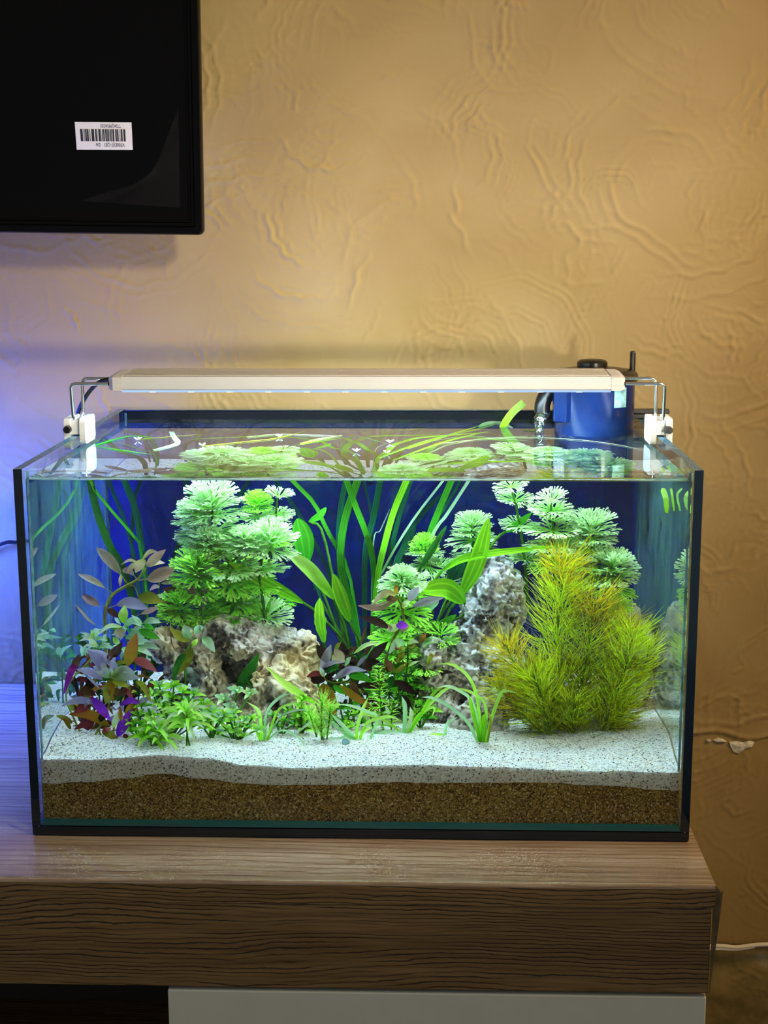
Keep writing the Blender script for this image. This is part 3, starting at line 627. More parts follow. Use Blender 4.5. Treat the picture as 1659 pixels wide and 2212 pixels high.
ax = Vector((.0095, -.002, -.0085)); o.tube([q - ax * 1.0, q - ax * .85, q - ax * .4, q + ax * .3, q + ax * .8, q + ax * 1.0], [.002, .0052, .0072, .0075, .0058, .002], 14)
tag(o.build('pebble', pbr('mottled_green_stone', (.11, .16, .13), .5, var=.6, bscale=220), smooth=True), 'small smooth green mottled pebble lying against the pitted stone', 'pebble')

# ------------------------------------------------------------------ plants
LM = {}
def LMAT(k, *a, **kw): LM[k] = leafmat('leaf_' + k, *a, **kw)
LMAT('green', (.045, .40, .022), (.10, .52, .035), vein=3)
LMAT('lime', (.20, .70, .020), (.36, .82, .035), vein=3)
LMAT('bright', (.33, .84, .030), (.58, .93, .18))
LMAT('mint', (.28, .62, .24), (.54, .80, .56))
LMAT('pale', (.50, .74, .20), (.76, .90, .56))
LMAT('teal', (.010, .15, .075), (.016, .20, .11), vein=3, rnd=.15)
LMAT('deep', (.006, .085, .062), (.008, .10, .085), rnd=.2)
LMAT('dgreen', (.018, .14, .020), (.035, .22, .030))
LMAT('olive', (.20, .25, .015), (.34, .34, .04))
LMAT('ochre', (.30, .22, .012), (.40, .17, .02))
LMAT('brown', (.17, .085, .030), (.13, .060, .035))
LMAT('dark', (.060, .034, .026), (.045, .024, .026))
LMAT('maroon', (.17, .026, .028), (.22, .035, .04))
LMAT('red', (.38, .070, .060), (.44, .12, .10))
LMAT('violet', (.18, .020, .55), (.32, .04, .68), rnd=.12)
LMAT('magenta', (.32, .030, .16), (.36, .03, .42), rnd=.15)
LMAT('lilac', (.34, .30, .42), (.46, .44, .60))
LMAT('silver', (.26, .40, .10), (.56, .64, .66), rnd=.12)
LMAT('tan', (.42, .42, .12), (.55, .45, .30))
LMAT('rose', (.40, .30, .20), (.46, .29, .24))
LMAT('stemy', (.36, .44, .10), (.36, .44, .10))
LMAT('stemg', (.10, .34, .03), (.12, .38, .04))
LMAT('fan', (.25, .78, .022), (.48, .90, .13), trans=.5)
LMAT('fanp', (.30, .70, .12), (.72, .92, .56), trans=.5)
LMAT('fand', (.14, .62, .02), (.26, .76, .05), trans=.5)
LMAT('needle', (.46, .70, .014), (.72, .88, .030), trans=.5, rnd=.3)
LMAT('needleo', (.48, .42, .008), (.68, .58, .016), trans=.5, rnd=.3)
LMAT('needled', (.32, .44, .010), (.52, .62, .016), trans=.5, rnd=.3)
rnd = random.Random(21)

def ribbon_mesh(name, pts, wid, nrm, mat, fold=.18, seg=None, across=2, ragged=0, wave=0):
    """leaf blade along pts with half-folded midrib; wid: full widths; nrm: facing hint"""
    V = []; F = []; A = []; n = len(pts)
    for i, p in enumerate(pts):
        t = (pts[min(i + 1, n - 1)] - pts[max(i - 1, 0)]).normalized()
        s = t.cross(nrm)
        if s.length < 1e-4: s = t.cross(Vector((1, .3, .2)))
        s.normalize(); nn = s.cross(t).normalized(); w = wid[i] * .5
        for k in range(across + 1):
            u = k / across * 2 - 1; ww = w * (1 + (ragged * (rnd.random() - .6) if abs(u) == 1 else 0))
            V.append(p + s * (u * ww) + nn * ((abs(u) - .5) * fold * w * 2 + wave * w * math.sin(i * 1.3 + (2 if u > 0 else 0)) * abs(u))); A.append((i / (n - 1), u * .5 + .5, 0))
    a1 = across + 1
    for i in range(n - 1):
        for k in range(across): b = i * a1 + k; F.append((b, b + 1, b + a1 + 1, b + a1))
    me = bpy.data.meshes.new(name); me.from_pydata(V, [], F); me.materials.append(mat)
    at = me.attributes.new('along', 'FLOAT_VECTOR', 'POINT'); at.data.foreach_set('vector', [c for a in A for c in a])
    me.polygons.foreach_set('use_smooth', [True] * len(F)); me.update(); return me
def wprof(kind, n):
    T = [i / (n - 1) for i in range(n)]
    if kind == 'strap': return [min(1, .55 + t * 2) * min(1, (1 - t) * 9 + .18) for t in T]
    if kind == 'trail': return [min(1, .6 + t * 2) for t in T]
    if kind == 'grass': return [(.75 + .25 * math.sin(min(1, t * 1.6) * math.pi * .5)) * min(1, (1 - t) * 3.2 + .08) for t in T]
    if kind == 'spoon': return [max(.10, math.sin(math.pi * max(0, (t - .22) / .78) ** 1.0) ** .65) if t < .995 else .12 for t in T]
    if kind == 'sword': return [max(.12, math.sin(math.pi * min(1, t * .97 + .02)) ** .6) for t in T]
    return [max(.07, math.sin(math.pi * t ** .82) ** .85) for t in T]      # lance
def plant(name, base, label, group=None, cat='plant'): return empty(name, base, label, cat, group)
def addleaf(root, pts, w, mat, kind='lance', nrm=None, n=10, name='leaf', fold=.18, ragged=0, wave=0):
    P = spline(pts, n); nrm = nrm or Vector((rnd.uniform(-.4, .4), -.85, .45 + rnd.uniform(-.2, .2))).normalized()
    W = [w * x for x in wprof(kind, n)]
    off = root.location
    return link(name, ribbon_mesh(name, [p - off for p in P], W, nrm, LM[mat], fold, ragged=ragged, wave=wave), root)
def pxleaf(root, Y, b, t, w, mat, bow=0, dy=None, kind='lance', mid=None, **kw):
    """leaf from pixel b to pixel t; bow = sideways bulge in pixels (positive: to the upper side)"""
    dy = rnd.uniform(-.012, .006) if dy is None else dy
    A = inwater(b[0], b[1], Y); B = inwater(t[0], t[1], Y + dy)
    if mid: M_ = inwater(mid[0], mid[1], Y + dy * .5 - .002)
    else:
        M_ = inwater((b[0] + t[0]) / 2, (b[1] + t[1]) / 2 - bow, Y + dy * .5 - .003)
    return addleaf(root, [A, M_, B], w * pxm(Y), mat, kind, **kw)
def pxstem(root, Y, pts, r, mat, name='stem', r2=None, dYs=None):
    P = [inwater(x, y, Y + (dYs[i] if dYs else 0)) for i, (x, y) in enumerate(pts)]
    n = max(6, len(P) * 4); S = spline(P, n); s = pxm(Y); r2 = r if r2 is None else r2
    mb = MB().tube(S, [(r + (r2 - r) * i / (n - 1)) * s for i in range(n)], 6)
    o = mb.build(name, LM[mat], root, smooth='all'); return o
def strapplant(label, Y, straps, group=None, name='strap_leaf_plant'):
    """straps: (list of pixels from the top down to the root, width px, material, depth offset)"""
    x0, y0 = straps[0][0][-1]; b = inwater(x0, y0, Y); b.z = sand_z(b.x, Y) ; root = plant(name, b, label, group)
    for pts, w, mat, dy in straps:
        P = [inwater(x, y, Y + dy + (.012 * math.sin(i * 2.1))) for i, (x, y) in enumerate(pts)]
        P = P[::-1]
        if pts[0][1] <= 1050:                             # reaches the surface: bend and trail just under it
            top = P[-1]; prev = P[-2]; d = (top - prev); d.normalize(); u = Vector((d.x * 1.2, rnd.uniform(-.5, .25), 0)).normalized(); zt = ZW - rnd.uniform(.003, .010)
            k = max(0, zt - top.z) / max(.3, d.z); P.append(top + Vector((d.x * k, d.y * k, (zt - top.z) * .93))); P.append(P[-1] + u * .035 + Vector((0, 0, (zt - P[-1].z)))); P.append(P[-1] + u * rnd.uniform(.03, .06) + Vector((0, 0, -.001)))
            for q_ in P: q_.x = max(-.285, min(.285, q_.x)); q_.y = max(.02, min(.415, q_.y)); q_.z = min(q_.z, ZW - .002)
        addleaf(root, P, w * pxm(Y), mat, 'strap', n=18, nrm=Vector((rnd.uniform(-.3, .3), -1, .1)), fold=.12)
    return root

# --- fine fan leaf (one unit long, lying in local XY, growing along +Y)
def fan_mesh(name, mat, seed, spread=1.0, wid=.040, depth=3):
    r = random.Random(seed); V = []; F = []; A = []
    def seg(p, a, L, w0, w1, t0, t1, zc):
        d = Vector((math.sin(a), math.cos(a), 0)); s = Vector((d.y, -d.x, 0)); q = p + d * L; q.z = p.z + zc
        b = len(V); V.extend([p - s * w0 * .5, p + s * w0 * .5, q + s * w1 * .5, q - s * w1 * .5]); A.extend([(t0, .5, 0)] * 2 + [(t1, .5, 0)] * 2); F.append((b, b + 1, b + 2, b + 3)); return q
    def rec(p, a, L, w, lev, t):
        q = seg(p, a, L, w, w * .85, t, min(1, t + L), r.uniform(-.03, .01))
        if lev == 0:
            seg(q, a + r.uniform(-.15, .15), L * .55, w * 1.0, w * 1.35, min(1, t + L), 1, -.02); return
        k = 3 if (lev >= depth - 0 and r.random() < .8) else 2
        for i in range(k):
            da = (i - (k - 1) / 2) * (.62 if k == 3 else .52) * spread * (1.1 if lev == depth else .8) + r.uniform(-.1, .1)
            rec(q, a + da, L * r.uniform(.70, .86), w * .88, lev - 1, min(1, t + L))
    for a in (-.62, -.0, .62):
        rec(Vector((0, .02, 0)), a * spread + r.uniform(-.08, .08), .26, wid, depth - 1, 0)
    m = max(v.y for v in V); V = [v / m for v in V]
    me = bpy.data.meshes.new(name); me.from_pydata(V, [], F); me.materials.append(mat)
    at = me.attributes.new('along', 'FLOAT_VECTOR', 'POINT'); at.data.foreach_set('vector', [c for a in A for c in a]); me.update(); return me
FANS = {k: [fan_mesh('fan_leaf', LM[k], s, 1.0 + .12 * (s % 3), wid=.056 if k == 'fanp' else .052) for s in range(4)] for k in ('fan', 'fanp', 'fand')}
def orient(o, p, d, up, L):
    y = d.normalized(); x = y.cross(up); x = x.normalized() if x.length > 1e-4 else Vector((1, 0, 0)); z = x.cross(y)
    o.matrix_basis = Matrix(((x.x * L, y.x * L, z.x * L, p.x), (x.y * L, y.y * L, z.y * L, p.y), (x.z * L, y.z * L, z.z * L, p.z), (0, 0, 0, 1)))
def whorl(root, c, axis, r, elev, n, key, droop=.0):
    a = Vector(axis).normalized(); u = a.cross(Vector((.3, 1, .1))).normalized(); w = a.cross(u); ph = rnd.random() * 6.28
    for i in range(n):
        th = ph + 6.283 * (i + rnd.uniform(-.15, .15)) / n; e = math.radians(elev + rnd.uniform(-9, 9))
        d = (u * math.cos(th) + w * math.sin(th)) * math.cos(e) + a * math.sin(e)
        o = link('leaf', rnd.choice(FANS[key]), root); orient(o, c - root.location, d, a, r * rnd.uniform(.9, 1.08))
def fanplant(label, Y, stem, heads, whorls, keys=('fanp', 'fan', 'fand'), stemr=3.6, dY=0, group='fan-leaved stem plants'):
    """stem: pixels from root to top; heads: (x, y, r) domes; whorls: (x, y, r, elevation, key index)"""
    b = inwater(*stem[0], Y); b.z = max(sand_z(b.x, Y) - .004, min(b.z, sand_z(b.x, Y) + .16)); root = plant('fan_leaf_plant', b, label, group)
    P = [(x, y) for x, y in stem]
    pxstem(root, Y, P, stemr, 'stemg', r2=stemr * .6)
    s = pxm(Y); ax = Vector((0, 0, 1))
    for x, y, r, k in heads:
        r *= 1.14
        for f, rr, el, n in ((.02, 1.0, 2, 10), (.14, 1.0, 24, 10), (.30, .90, 46, 9), (.46, .66, 68, 8)):
            whorl(root, inwater(x, y - f * r, Y), ax + Vector((rnd.uniform(-.1, .1), rnd.uniform(-.15, 0), 0)), r * rr * s, el, n, keys[k])
    for x, y, r, el, k in whorls:
        whorl(root, inwater(x, y, Y), ax + Vector((rnd.uniform(-.2, .2), rnd.uniform(-.35, .0), 0)), r * 1.14 * s, el, 10, keys[k])
    return root

# left group of fan-leaved stems
fanplant('tallest fan-leaved plant with a pale dome head at the waterline, left half of the tank', .225, [(505, 1345), (480, 1260), (462, 1180), (459, 1115), (458, 1090)], [(458, 1112, 66, 0)], [(459, 1150, 62, 18, 0), (464, 1190, 62, 12, 0), (470, 1232, 58, 8, 1), (480, 1275, 56, 5, 1), (495, 1312, 52, 4, 2)])
fanplant('fan-leaved plant with a small side head, left of the tallest pale dome', .235, [(450, 1345), (445, 1290), (430, 1200), (422, 1145)], [(420, 1128, 44, 0)], [(424, 1158, 42, 10, 0), (440, 1182, 52, 15, 1), (446, 1240, 48, 8, 1)])
fanplant('fan-leaved plant with two small airy tufts right of the tallest pale dome', .245, [(560, 1345), (578, 1230), (592, 1150), (600, 1065)], [(556, 1096, 32, 1)], [(602, 1074, 30, 30, 0), (600, 1110, 34, 5, 0), (588, 1128, 38, 10, 0), (560, 1116, 38, 5, 0), (585, 1165, 44, 0, 1)])
fanplant('fan-leaved plant with a broad white-green head beside the broad sword leaf', .215, [(575, 1350), (567, 1290), (560, 1240), (572, 1190)], [(582, 1188, 58, 0)], [(568, 1232, 54, 8, 0), (562, 1268, 42, 0, 1), (572, 1338, 56, 28, 0)])
fanplant('fan-leaved plant with a yellow-green head in the middle of the left bunch', .210, [(512, 1350), (505, 1290), (490, 1230), (530, 1190)], [(530, 1185, 44, 0), (448, 1182, 40, 0)], [(500, 1230, 56, 8, 0), (498, 1262, 54, 4, 1), (508, 1300, 50, 4, 2), (508, 1328, 46, 6, 2)])
fanplant('fan-leaved plant with a wide feathery head beside the brown-leaved stem', .205, [(434, 1345), (432, 1300), (430, 1260), (428, 1235)], [(428, 1250, 60, 1)], [(430, 1276, 54, 6, 1)])
fanplant('short fan-leaved plant at the left end of the bunch above the stone', .200, [(392, 1360), (386, 1335), (384, 1318)], [(386, 1325, 44, 1)], [(392, 1340, 48, 8, 2), (430, 1335, 44, 10, 1)])
fanplant('bright green fan-leaved plant filling the back of the left bunch', .270, [(545, 1360), (540, 1290), (535, 1240)], [], [(535, 1232, 54, 14, 1), (538, 1262, 56, 6, 1), (540, 1292, 54, 4, 1), (545, 1322, 52, 4, 2), (470, 1300, 46, 6, 1), (475, 1330, 48, 6, 2), (600, 1300, 36, 2, 2)], )
# centre
fanplant('fan-leaved plant with a pale tuft rising behind the pink-leaved stem', .215, [(905, 1500), (885, 1420), (872, 1340), (868, 1245)], [(868, 1258, 34, 0)], [(868, 1262, 52, 6, 0), (866, 1290, 54, 2, 1), (868, 1322, 58, -2, 1), (872, 1352, 58, -4, 1), (880, 1384, 54, -6, 1), (890, 1416, 50, -8, 2), (900, 1448, 46, -8, 2), (905, 1478, 40, -8, 2)])
fanplant('slim fan-leaved plant with a round bud head above the centre of the tank', .255, [(930, 1400), (935, 1280), (925, 1215), (918, 1180)], [(915, 1188, 30, 1)], [(918, 1196, 38, 2, 0), (950, 1222, 34, 26, 0), (922, 1222, 40, -4, 0), (960, 1262, 34, 20, 0)])
fanplant('fan-leaved plant with a white head between the centre and the jagged stone', .265, [(1010, 1320), (1015, 1240), (1022, 1170)], [(1020, 1152, 42, 0)], [(1022, 1166, 50, 2, 0), (1028, 1192, 52, -2, 0)])
fanplant('low fan-leaved plant in front of the jagged stone foot', .205, [(960, 1420), (955, 1385), (950, 1365)], [], [(952, 1372, 36, 30, 1), (955, 1386, 40, 10, 1)])
fanplant('dense green fan-leaved plant low in the centre, behind the amber-leaved plant', .190, [(880, 1560), (860, 1500), (850, 1440), (845, 1390)], [], [(845, 1385, 44, 10, 1), (850, 1415, 48, 4, 1), (856, 1446, 48, 0, 2), (866, 1478, 46, 0, 2), (915, 1440, 44, 6, 1), (925, 1475, 44, 0, 2), (900, 1510, 46, 4, 1), (840, 1500, 40, 4, 2)])
# right
fanplant('thin bare-stemmed fan plant reaching the surface left of the right bunch', .260, [(1140, 1330), (1136, 1240), (1122, 1130), (1104, 1052)], [], [(1104, 1052, 34, 10, 0), (1112, 1082, 38, 14, 0), (1124, 1138, 42, 10, 0), (1136, 1210, 40, 20, 0)])
fanplant('fan-leaved plant topping the right bunch with a layered pale head', .245, [(1205, 1400), (1200, 1260), (1195, 1150), (1190, 1090)], [], [(1192, 1086, 36, 36, 0), (1192, 1104, 46, 12, 0), (1194, 1126, 44, 34, 0), (1196, 1146, 60, 8, 0), (1200, 1180, 62, 6, 0), (1204, 1216, 58, 4, 1)])
fanplant('fan-leaved plant with a large round pale head at the right of the bunch', .250, [(1270, 1400), (1275, 1260), (1278, 1180)], [(1276, 1164, 56, 0)], [(1276, 1190, 58, 6, 0), (1274, 1222, 56, 0, 1)])
fanplant('fan-leaved plant with a dome head lowest on the right of the bunch', .235, [(1310, 1400), (1316, 1290), (1320, 1250)], [(1322, 1248, 56, 0)], [(1318, 1270, 50, 4, 1), (1260, 1262, 40, 10, 1), (1315, 1310, 48, 4, 1)])

# strap-leaved plants
C = 'strap-leaved plants'
strapplant('clump of long green strap leaves fanning up from the centre to the surface', .315, [
    ([(746, 1044), (734, 1114), (733, 1199), (744, 1343), (775, 1440)], 12, 'teal', 0), ([(771, 1043), (748, 1110), (736, 1180), (741, 1247), (765, 1331), (780, 1430)], 16, 'green', -.012),
    ([(751, 1044), (768, 1093), (789, 1146), (804, 1199), (809, 1271), (812, 1430)], 13, 'green', -.02), ([(821, 1044), (806, 1122), (792, 1175), (787, 1271), (790, 1430)], 14, 'teal', .02),
    ([(876, 1044), (850, 1107), (830, 1180), (814, 1259), (800, 1430)], 14, 'lime', -.02), ([(886, 1044), (864, 1110), (847, 1180), (838, 1235), (820, 1430)], 10, 'teal', .01),
    ([(953, 1044), (900, 1112), (862, 1170), (830, 1228), (816, 1266), (800, 1430)], 5, 'mint', -.01), ([(898, 1131), (871, 1189), (855, 1230), (825, 1430)], 17, 'teal', .015),
    ([(640, 1047), (679, 1088), (707, 1146), (729, 1184), (756, 1247), (785, 1430)], 9, 'green', .0), ([(787, 1047), (799, 1097), (806, 1175), (803, 1430)], 6, 'deep', .04),
    ([(842, 1100), (822, 1145), (806, 1180), (800, 1430)], 2.4, 'mint', .0)], C)
strapplant('clump of strap leaves leaning towards the surface right of the centre', .300, [
    ([(973, 1044), (944, 1112), (924, 1167), (900, 1260), (880, 1430)], 14, 'green', 0), ([(1009, 1044), (965, 1112), (937, 1151), (905, 1250), (880, 1430)], 7, 'mint', -.01),
    ([(953, 1068), (900, 1125), (868, 1200), (850, 1430)], 12, 'deep', .06), ([(990, 1048), (960, 1100), (938, 1150), (880, 1430)], 6, 'teal', .02)], C)
strapplant('dark green strap leaves in the back left corner, nearest the side pane', .340, [
    ([(170, 1040), (211, 1110), (236, 1177), (270, 1236), (291, 1330), (300, 1430)], 16, 'dgreen', -.05), ([(188, 1040), (236, 1097), (287, 1156), (304, 1186), (318, 1300), (318, 1430)], 6, 'green', -.05),
    ([(236, 1042), (270, 1126), (291, 1211), (305, 1330), (310, 1430)], 9, 'deep', .03), ([(270, 1042), (295, 1110), (312, 1236), (316, 1316), (318, 1430)], 14, 'teal', .0), ([(304, 1042), (290, 1085), (285, 1200), (300, 1430)], 8, 'deep', .04)], C)
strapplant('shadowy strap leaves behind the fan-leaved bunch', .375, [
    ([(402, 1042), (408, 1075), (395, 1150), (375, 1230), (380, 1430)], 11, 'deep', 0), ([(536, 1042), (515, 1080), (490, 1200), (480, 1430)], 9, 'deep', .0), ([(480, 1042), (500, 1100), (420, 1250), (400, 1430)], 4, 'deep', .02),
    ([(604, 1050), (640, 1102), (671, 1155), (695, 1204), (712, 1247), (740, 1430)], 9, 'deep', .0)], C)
r_ = strapplant('pale strap leaves hanging from the surface beside the right pane', .10, [
    ([(1430, 1054), (1438, 1076), (1440, 1108)], 12, 'bright', .0), ([(1449, 1054), (1452, 1070), (1456, 1104)], 5, 'bright', .01), ([(1459, 1054), (1463, 1075), (1466, 1106)], 5, 'bright', .02)], C)
r_.location.z = r_.location.z    # they hang free in the water

# sword plants: petiole + broad blade
def sword(label, Y, leaves, basepx):
    b = inwater(*basepx, Y); b.z = sand_z(b.x, Y); root = plant('sword_plant', b, label, 'sword plants')
    for pts, w, mat, dy, rag in leaves:                   # pts: petiole root ... blade start ... tip
        k = len(pts); P = [inwater(x, y, Y + dy * i / (k - 1)) for i, (x, y) in enumerate(pts)]
        bi = pts_blade = max(1, k - 3)
        pet = spline([b + Vector((rnd.uniform(-.004, .004), 0, .002))] + P[:bi + 1], 12)
        lf = addleaf(root, P[bi:], w * pxm(Y), mat, 'sword', n=14, nrm=Vector((rnd.uniform(-.25, .25), -1, .35)), fold=.22, ragged=rag, wave=.12)
        MB().tube(pet, [3.0 * pxm(Y)] * 12, 6).build('petiole', LM['stemg' if mat != 'dgreen' else 'dgreen'], root, smooth='all')
    return root
sword('sword plant with lime blades arching left of the centre', .255, [
    ([(752, 1402), (690, 1328), (655, 1302), (575, 1258), (495, 1215)], 27, 'lime', -.05, 0), ([(748, 1370), (735, 1330), (722, 1294), (672, 1232), (618, 1190)], 30, 'bright', -.02, 0),
    ([(776, 1394), (765, 1365), (756, 1343), (736, 1290), (720, 1240)], 29, 'lime', -.02, 0), ([(705, 1420), (702, 1400), (700, 1388), (692, 1340), (691, 1292)], 27, 'lime', -.04, .35),
    ([(740, 1400), (690, 1260), (662, 1216), (655, 1165), (643, 1120)], 46, 'green', .03, 0), ([(745, 1390), (700, 1160), (668, 1126), (688, 1116), (705, 1096)], 16, 'green', .05, 0), ([(760, 1420), (700, 1310), (694, 1300), (683, 1260), (678, 1275)], 10, 'teal', .05, 0)], (775, 1440))
sword('sword plant with broad glossy blades right of the centre', .235, [
    ([(862, 1370), (912, 1289), (955, 1232), (1020, 1202), (1200, 1180)], 17, 'lime', -.01, 0), ([(925, 1375), (1000, 1330), (1004, 1302), (965, 1272), (906, 1276)], 44, 'lime', -.02, 0),
    ([(960, 1340), (985, 1300), (996, 1286), (1030, 1215), (1056, 1120)], 37, 'lime', -.01, 0), ([(950, 1330), (970, 1280), (972, 1262), (985, 1235), (1002, 1208)], 32, 'teal', .03, 0),
    ([(890, 1380), (900, 1330), (904, 1322), (926, 1308), (948, 1298)], 26, 'mint', -.01, 0), ([(878, 1350), (884, 1290), (908, 1226), (935, 1185), (965, 1136)], 15, 'dgreen', -.03, 0),
    ([(905, 1400), (925, 1370), (932, 1358), (958, 1346), (986, 1328)], 17, 'green', -.02, 0), ([(920, 1380), (1060, 1180), (1090, 1150), (1115, 1135), (1148, 1108)], 16, 'green', .03, 0)], (880, 1440))

# broad-leaved stems, leaf by leaf: (root px, tip px, width px, colour, bow px)
def leafy(name, label, Y, base, stems, leaves, kind='lance', group=None):
    b = inwater(*base, Y); b.z = sand_z(b.x, Y); root = plant(name, b, label, group)
    for pts, r, mat in stems: pxstem(root, Y, pts, r, mat, r2=r * .7)
    n = len(leaves)
    for i, L in enumerate(leaves):
        pxleaf(root, Y - .012 * i / n, L[0], L[1], L[2] * 1.12, L[3], L[4] if len(L) > 4 else 0, kind=L[5] if len(L) > 5 else kind)
    return root
S = 'spoon'
leafy('spoon_leaf_plant', 'tall yellow-stemmed plant with tan spoon-shaped leaves by the left pane', .185, (229, 1400),
    [([(230, 1420), (227, 1360), (228, 1317), (237, 1293), (250, 1279), (276, 1264), (297, 1252), (314, 1227)], 4.2, 'stemy'), ([(277, 1267), (290, 1266), (298, 1288)], 1.3, 'stemy')],
    [((276, 1262), (209, 1183), 21, 'tan', 6, S), ((243, 1281), (169, 1240), 13, 'tan', 4, S), ((227, 1313), (177, 1285), 17, 'rose', -2, S), ((221, 1360), (163, 1305), 6, 'tan', -6, S), ((299, 1254), (377, 1229), 29, 'rose', -4, S),
     ((315, 1224), (358, 1187), 19, 'rose', 0), ((315, 1224), (356, 1216), 13, 'tan', 5), ((308, 1208), (340, 1192), 10, 'tan', 8), ((309, 1207), (293, 1237), 23, 'tan', 0), ((295, 1215), (272, 1240), 11, 'tan', 2), ((296, 1251), (264, 1232), 14, 'rose', 8, S), ((300, 1216), (261, 1220), 6, 'tan', 8),
     ((261, 1241), (259, 1268), 7, 'tan', 0), ((232, 1314), (257, 1334), 14, 'brown', 0), ((233, 1314), (319, 1314), 24, 'lilac', 12, S), ((298, 1288), (352, 1301), 26, 'olive', 2), ((295, 1330), (341, 1312), 12, 'rose', 0, S)])
leafy('spoon_leaf_plant', 'drooping mauve-leaved stem between the yellow-stemmed plant and the fan-leaved bunch', .215, (345, 1400),
    [([(345, 1400), (343, 1330), (344, 1262), (346, 1248)], 2, 'stemg')],
    [((345, 1267), (323, 1276), 9, 'rose', 4), ((348, 1260), (399, 1262), 11, 'rose', 4), ((352, 1273), (392, 1282), 16, 'brown', 2), ((366, 1285), (323, 1295), 9, 'pale', 2), ((344, 1300), (395, 1310), 20, 'olive', 3), ((344, 1310), (385, 1330), 18, 'olive', 0), ((400, 1262), (425, 1285), 16, 'rose', 0), ((425, 1290), (455, 1270), 14, 'rose', 0), ((430, 1310), (450, 1290), 18, 'lilac', 0)])
leafy('broad_leaf_plant', 'mint and lime broad-leaved plant at the foot of the yellow-stemmed plant', .160, (275, 1440),
    [([(276, 1450), (276, 1392), (262, 1356)], 2.4, 'stemg'), ([(290, 1450), (300, 1390), (308, 1346)], 2.0, 'stemg'), ([(215, 1440), (203, 1380), (202, 1372)], 2.0, 'stemg')],
    [((265, 1346), (269, 1308), 21, 'bright', 0), ((261, 1348), (247, 1334), 11, 'mint', 0), ((264, 1354), (206, 1376), 10, 'pale', 12), ((268, 1353), (306, 1353), 15, 'mint', 12), ((254, 1357), (264, 1380), 22, 'tan', 0), ((308, 1348), (284, 1329), 10, 'mint', 0), ((309, 1346), (348, 1345), 14, 'mint', 5), ((272, 1379), (328, 1370), 20, 'mint', 4), ((275, 1389), (326, 1387), 17, 'mint', 3), ((306, 1357), (285, 1362), 9, 'mint', 3), ((245, 1376), (259, 1392), 12, 'bright', -2), ((310, 1352), (335, 1362), 10, 'green', 4), ((300, 1395), (345, 1402), 14, 'mint', 4), ((290, 1400), (330, 1418), 12, 'pale', 4), ((300, 1360), (345, 1380), 18, 'green', 0),
     ((203, 1378), (173, 1366), 6, 'pale', 2), ((203, 1379), (174, 1374), 6, 'mint', 2), ((203, 1380), (171, 1385), 7, 'pale', 3), ((203, 1376), (196, 1360), 6, 'bright', 0), ((204, 1378), (216, 1358), 6, 'mint', 2), ((205, 1382), (232, 1384), 9, 'mint', 4), ((208, 1400), (194, 1379), 17, 'pale', 0), ((212, 1402), (238, 1390), 9, 'mint', 3), ((206, 1398), (177, 1400), 6, 'pale', 6), ((214, 1398), (250, 1404), 9, 'mint', 5), ((260, 1395), (236, 1410), 12, 'mint', 3), ((262, 1400), (286, 1412), 14, 'mint', 2)])
g0 = ground(215, 1588); YC = g0.y
leafy('crimson_plant', 'purple, red and olive leaved stem plant in the front left corner', YC, (205, 1585),
    [([(205, 1590), (230, 1540), (240, 1500), (241, 1463)], 2.6, 'stemy'), ([(173, 1580), (154, 1540), (143, 1510), (148, 1479), (170, 1451), (200, 1420)], 2.4, 'stemy'), ([(245, 1590), (246, 1572), (252, 1557)], 2.6, 'tan'), ([(218, 1588), (214, 1574), (222, 1552)], 2.4, 'tan')],
    [((232, 1454), (189, 1405), 20, 'lilac', 4), ((258, 1446), (190, 1403), 16, 'lilac', 8), ((245, 1420), (264, 1387), 15, 'dark', 0), ((232, 1430), (250, 1395), 12, 'brown', 0), ((240, 1463), (201, 1440), 22, 'silver', 3), ((240, 1463), (239, 1440), 14, 'silver', 0), ((222, 1468), (165, 1446), 16, 'lilac', 6),
     ((274, 1440), (295, 1367), 26, 'ochre', 0), ((287, 1423), (339, 1451), 19, 'red', 4), ((159, 1448), (170, 1414), 17, 'brown', 0), ((170, 1427), (137, 1501), 15, 'magenta', 12), ((164, 1468), (189, 1470), 12, 'maroon', 2), ((208, 1473), (178, 1489), 18, 'dark', 0), ((173, 1485), (208, 1503), 17, 'brown', 0), ((190, 1500), (208, 1494), 8, 'magenta', 0), ((161, 1460), (169, 1509), 7, 'dark', 0),
     ((208, 1518), (134, 1524), 16, 'lilac', 8), ((195, 1525), (160, 1540), 20, 'maroon', 3), ((190, 1578), (187, 1528), 28, 'maroon', 0), ((170, 1530), (195, 1512), 12, 'lilac', 0), ((240, 1464), (280, 1482), 18, 'olive', -2), ((240, 1466), (228, 1521), 21, 'olive', 0), ((241, 1466), (243, 1518), 13, 'ochre', 0), ((240, 1463), (292, 1454), 18, 'silver', 12), ((240, 1464), (303, 1465), 20, 'silver', 4), ((215, 1488), (178, 1452), 6, 'lilac', 2),
     ((264, 1487), (289, 1512), 11, 'maroon', 4), ((289, 1515), (299, 1545), 9, 'olive', 0), ((295, 1470), (327, 1518), 13, 'olive', 10), ((300, 1517), (325, 1509), 11, 'lilac', 2), ((199, 1507), (239, 1556), 20, 'violet', 0), ((259, 1524), (307, 1522), 14, 'violet', 10), ((262, 1559), (259, 1526), 10, 'ochre', 0), ((244, 1572), (256, 1537), 13, 'pale', 0), ((253, 1592), (285, 1532), 22, 'violet', 0), ((237, 1568), (148, 1543), 21, 'ochre', 12), ((220, 1580), (240, 1573), 12, 'red', 0), ((220, 1582), (259, 1606), 15, 'olive', 6), ((265, 1590), (279, 1596), 9, 'maroon', 3), ((230, 1540), (210, 1560), 14, 'dark', 0), ((205, 1560), (160, 1576), 14, 'maroon', 4), ((240, 1500), (275, 1495), 14, 'brown', 0)])
